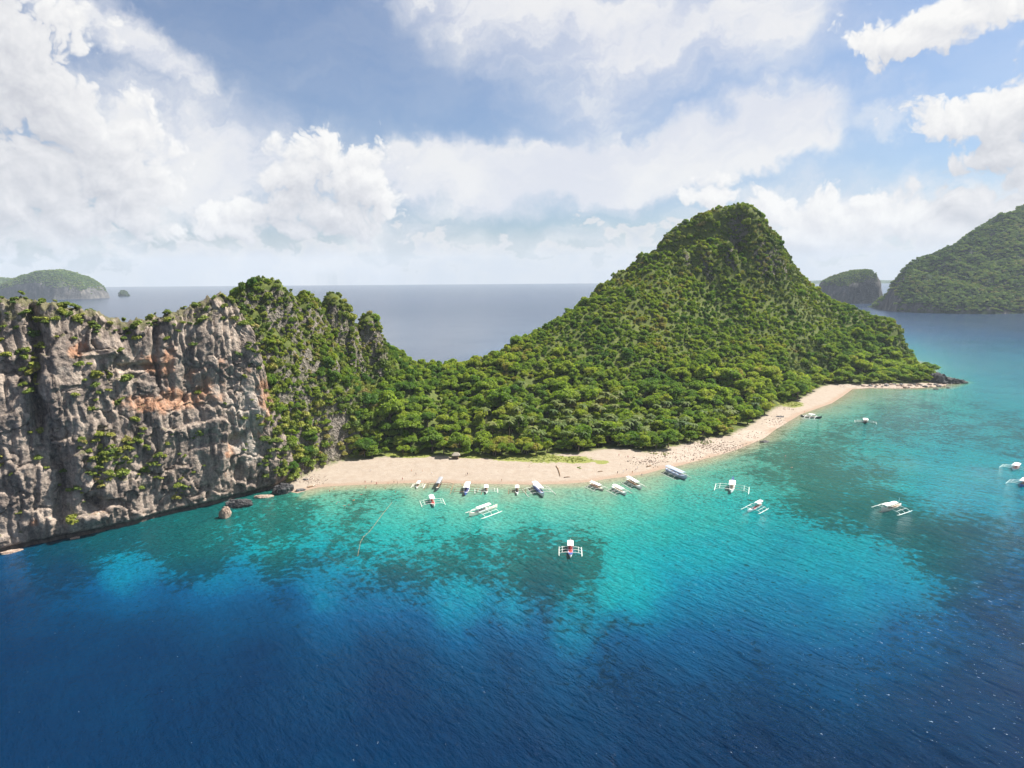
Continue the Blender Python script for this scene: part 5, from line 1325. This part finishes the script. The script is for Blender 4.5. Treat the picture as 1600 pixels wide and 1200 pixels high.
boulder(412, 776, (5.0, 2.0, 1.0), M_TANROCK, 'low tan ledge at the waterline between the dark boulders', 6, .35)
boulder(470, 766, (3.0, 1.4, 1.0), M_DARKROCK, 'low dark rock at the left tip of the sand beside the canoe', 7, .5)
boulder(478, 752, (1.6, 1.0, .9), M_DARKROCK, 'small dark rock on the sand above the canoe', 8, .2, z=1.2)
boulder(20, 861, (4, 1.6, .7), M_TANROCK, 'flat tan rock shelf at the foot of the cliff by the left edge', 9, .7)
boulder(118, 840, (1.8, 1.0, .6), M_TANROCK, 'small tan rock shelf in the dark notch under the cliff', 10, .7)
boulder(1463, 608, (3.0, 1.8, 1.0), M_DARKROCK, 'low dark rock in the water just off the point', 12, .2)
boulder(1482, 606, (2.2, 1.5, .9), M_DARKROCK, 'outermost small dark rock off the tip of the point', 13, .2)
boulder(1220, 652, (4.2, 2.0, .8), M_DARKROCK, 'dark flat rock on the narrow sand left of the far boat', 14, .2, z=.6)
boulder(1195, 690, (4.0, 1.6, .9), M_DARKROCK, 'dark rock at the waterline in the middle of the stony shore', 15, .3)
br_ = random.Random(9)
rk_meshes = [rock_mesh('boulder', 40 + k, M_TANROCK if k % 3 else M_ROCK, 2) for k in range(5)]
for k in range(34):
    px = 1345 + (1482 - 1345) * (k + br_.random()) / 34; py = 604.5 + br_.uniform(-2.2, 1.6) - max(0, px - 1440) * 0.07
    p = ground(px, py); s = br_.uniform(0.8, 2.4)
    o = link('boulder', rk_meshes[k % 5], None, (p[0], p[1], max(0, float(hgt(p[0], p[1]))) + 0.1)); o.scale = (s * 1.3, s, s * .8); o.rotation_euler = (0, 0, br_.uniform(0, 6))
    tag(o, 'pale boulder in the line of rocks along the foot of the wooded point', 'rock', 'rocks along the point')
# dark crag at the tip of the island
tp = ground(1480, 600)
for k, (dx, dy, sx, sy, sz, lab) in enumerate([(-6, 8, 13, 9, 10, 'tallest dark crag at the tip of the island, with bushes above it'), (8, 6, 10, 7, 6.5, 'middle dark crag stepping down at the tip of the island'), (18, 5, 7, 4.5, 3.6, 'lowest outermost dark crag at the tip of the island')]):
    o = link('crag', rock_mesh('crag', 60 + k, M_DARKROCK, 5, .42, .12), None, (tp[0] + dx, tp[1] + dy, 0.5)); o.scale = (sx * .78, sy * .8, sz * .72); tag(o, lab, 'rock')
# shingle and coral rubble along the right-hand shore, too many stones to count
sr = np.random.default_rng(12); sp_, sr_, sc_, sk_ = [], [], [], []
for px, py, rx, ry, cnt in [(1060, 714, 55, 9, 260), (1120, 700, 50, 9, 700), (1180, 682, 36, 8, 120), (1010, 724, 25, 5, 200), (1400, 605, 85, 3, 300), (1215, 660, 16, 8, 150), (480, 752, 26, 7, 160), (1230, 640, 16, 5, 60)]:
    for _ in range(cnt):
        p = ground(px + sr.normal(0, rx * .55), py + sr.normal(0, ry * .55)); z = float(hgt(p[0], p[1]))
        if z < -0.5: continue
        s = sr.uniform(.14, .42) * (1.5 if sr.random() < .1 else 1); sp_.append((p[0], p[1], z + s * .1)); sr_.append((sr.uniform(0, 6), sr.uniform(0, 6), sr.uniform(0, 6))); sc_.append((s * 1.3, s, s * .6)); sk_.append(sr.integers(0, 3))
scatter('shingle', sp_, sr_, sc_, sk_, [rock_mesh('stone', 80 + k, (M_PALESTONE, M_TANROCK, M_PALESTONE)[k], 1) for k in range(3)])
def log(px1, py1, px2, py2, r, label):
    a = ground(px1, py1, 1); b = ground(px2, py2, 1); a[2] = float(hgt(a[0], a[1])) + r * .6; b[2] = float(hgt(b[0], b[1])) + r * .8
    mb = MB(); c = (a + b) / 2; A, B_ = Vector(a - c), Vector(b - c); mid = Vector((.4, .2, .15))
    mb.tube([A, A * .4 + mid, B_ * .4 + mid, B_], [r * 1.2, r, r * .9, r * .5], 7)
    mb.tube([A * .3 + mid, A * .3 + mid + Vector((.9, .5, .5))], [r * .5, r * .2], 5)
    o = link('driftwood_log', mb.mesh('driftwood_log', M_WOOD, True), None, c); tag(o, label, 'driftwood')
log(869, 731, 875, 744, .28, 'long drift log lying down the beach below the grassy strip')
log(881, 745.5, 891, 745, .22, 'short drift log lying across the beach right of the long one')
log(934, 737, 942, 736.5, .2, 'thin drift stick on the sand left of the people above the boats')
log(1010, 729, 1018, 727, .3, 'drift log among the first stones of the rubble shore')
# thatched hut
hp = ground(712.5, 717.5, 2.2); hz = float(hgt(hp[0], hp[1]))
hut = thing('beach_hut', 'small open hut with a grey thatched roof at the back of the beach between trees', 'hut', (hp[0], hp[1], hz), .1)
for x in (-1.8, 1.8):
    for y in (-1.4, 1.4):
        mb = MB(); mb.tube([(x, y, -.4), (x, y, 2.5)], .09, 6); link('post', mb.mesh('post', M_WOOD), hut)
mb = MB()
R = [[(-2.7, -2.2, 2.3), (2.7, -2.2, 2.3), (2.7, 2.2, 2.3), (-2.7, 2.2, 2.3)], [(-2.6, -2.1, 2.55), (2.6, -2.1, 2.55), (2.6, 2.1, 2.55), (-2.6, 2.1, 2.55)], [(-1.7, -.9, 3.5), (1.7, -.9, 3.5), (1.7, .9, 3.5), (-1.7, .9, 3.5)], [(-1.2, -.1, 4.1), (1.2, -.1, 4.1), (1.2, .1, 4.1), (-1.2, .1, 4.1)]]
mb.loft(R); link('roof', mb.mesh('roof', M_THATCH), hut)
mb = MB(); mb.box((0, 0, .45), (3.6, 2.8, .12)); link('platform', mb.mesh('platform', M_WOOD), hut)
mb = MB(); mb.box((0, 1.36, 1.3), (3.5, .06, 1.6)); link('back_wall', mb.mesh('back_wall', M_THATCH), hut)
# swimming-area rope with floats
bl = [(612, 786), (598, 803), (587, 818), (577, 831), (568, 839), (563, 848), (561, 858), (559, 869)]
bp = [Vector(ground(x, y, 0.0)) for x, y in bl]; c = bp[3].copy()
buoy = thing('buoy_line', 'rope with small floats curving out across the green shallows', 'buoy line', c)
mb = MB(); mb.tube([p - c + Vector((0, 0, .05)) for p in bp], .08, 5); link('rope', mb.mesh('rope', M_WOOD), buoy)
fm = MB(); fm.tube([(0, 0, -.25), (0, 0, 0), (0, 0, .28)], [.16, .26, .12], 7); fme = fm.mesh('float', simple('faded_float', (.24, .25, .16), .6))
for i in range(len(bp) - 1):
    for t in (0.0, 0.5): link('float', fme, buoy, bp[i].lerp(bp[i + 1], t) - c + Vector((0, 0, .1)))
# islet far off, left
ip = ground(192, 463)
o = link('rock_islet', rock_mesh('rock_islet', 91, M_FARLAND, 5, .3, .08), None, (ip[0], ip[1] + 20, 0)); k_ = ip[1] / FPX
o.scale = (6.6 * k_, 6.0 * k_, 9.0 * k_); tag(o, 'small dark rock islet alone on the far sea, right of the far island', 'islet')
# low grass at the back of the sand
gr_ = np.random.default_rng(14); gp = []
gq = np.column_stack([gr_.uniform(-120, 330, 60000), gr_.uniform(360, 600, 60000)])
gk = blobs(gq, [(845, 722, 42, 7), (890, 724, 38, 5), (800, 722, 36, 4), (740, 719, 46, 3), (640, 718, 36, 3), (1235, 634, 20, 4), (905, 735, 3, 3), (1030, 712, 20, 4), (1100, 694, 20, 4)])
gq = gq[(gk + 0.35 * fbm(np.column_stack([gq * .2, np.zeros(len(gq))]), 3) > 0.62)][:2600]
gz = hgt(gq[:, 0], gq[:, 1]); gn = len(gq)
gs = gr_.uniform(.35, .8, gn)
scatter('grass', np.column_stack([gq, gz]), np.column_stack([np.zeros((gn, 2)), gr_.uniform(0, 6.28, gn)]), np.column_stack([gs, gs, gs * .55]), gr_.integers(0, 3, gn), SHRUBS)

# ------------------------------------------------------------------ haze: the bright sea air that pales the far islands
HAZE = 4.8e-5
hm, n, out = material('haze_air')
pv = n.new('ShaderNodeVolumePrincipled')
n.put(pv.inputs['Color'], (0.76, 0.87, 1.0, 1)); pv.inputs['Density'].default_value = HAZE; pv.inputs['Anisotropy'].default_value = 0.0
n.t.links.new(pv.outputs[0], out.inputs['Volume'])
top = max(520.0, max((o.matrix_world @ Vector(c)).z for o in scene.objects if o.type == 'MESH' for c in o.bound_box) + 20)
mb = MB(); mb.box((0, 0, (top - 14) / 2), (2 * SEA_R + 500, 2 * SEA_R + 500, top + 14))
hz_ = link('haze', mb.mesh('haze', hm)); kind(hz_, 'stuff')
print('done', round(time.time() - T0, 1))
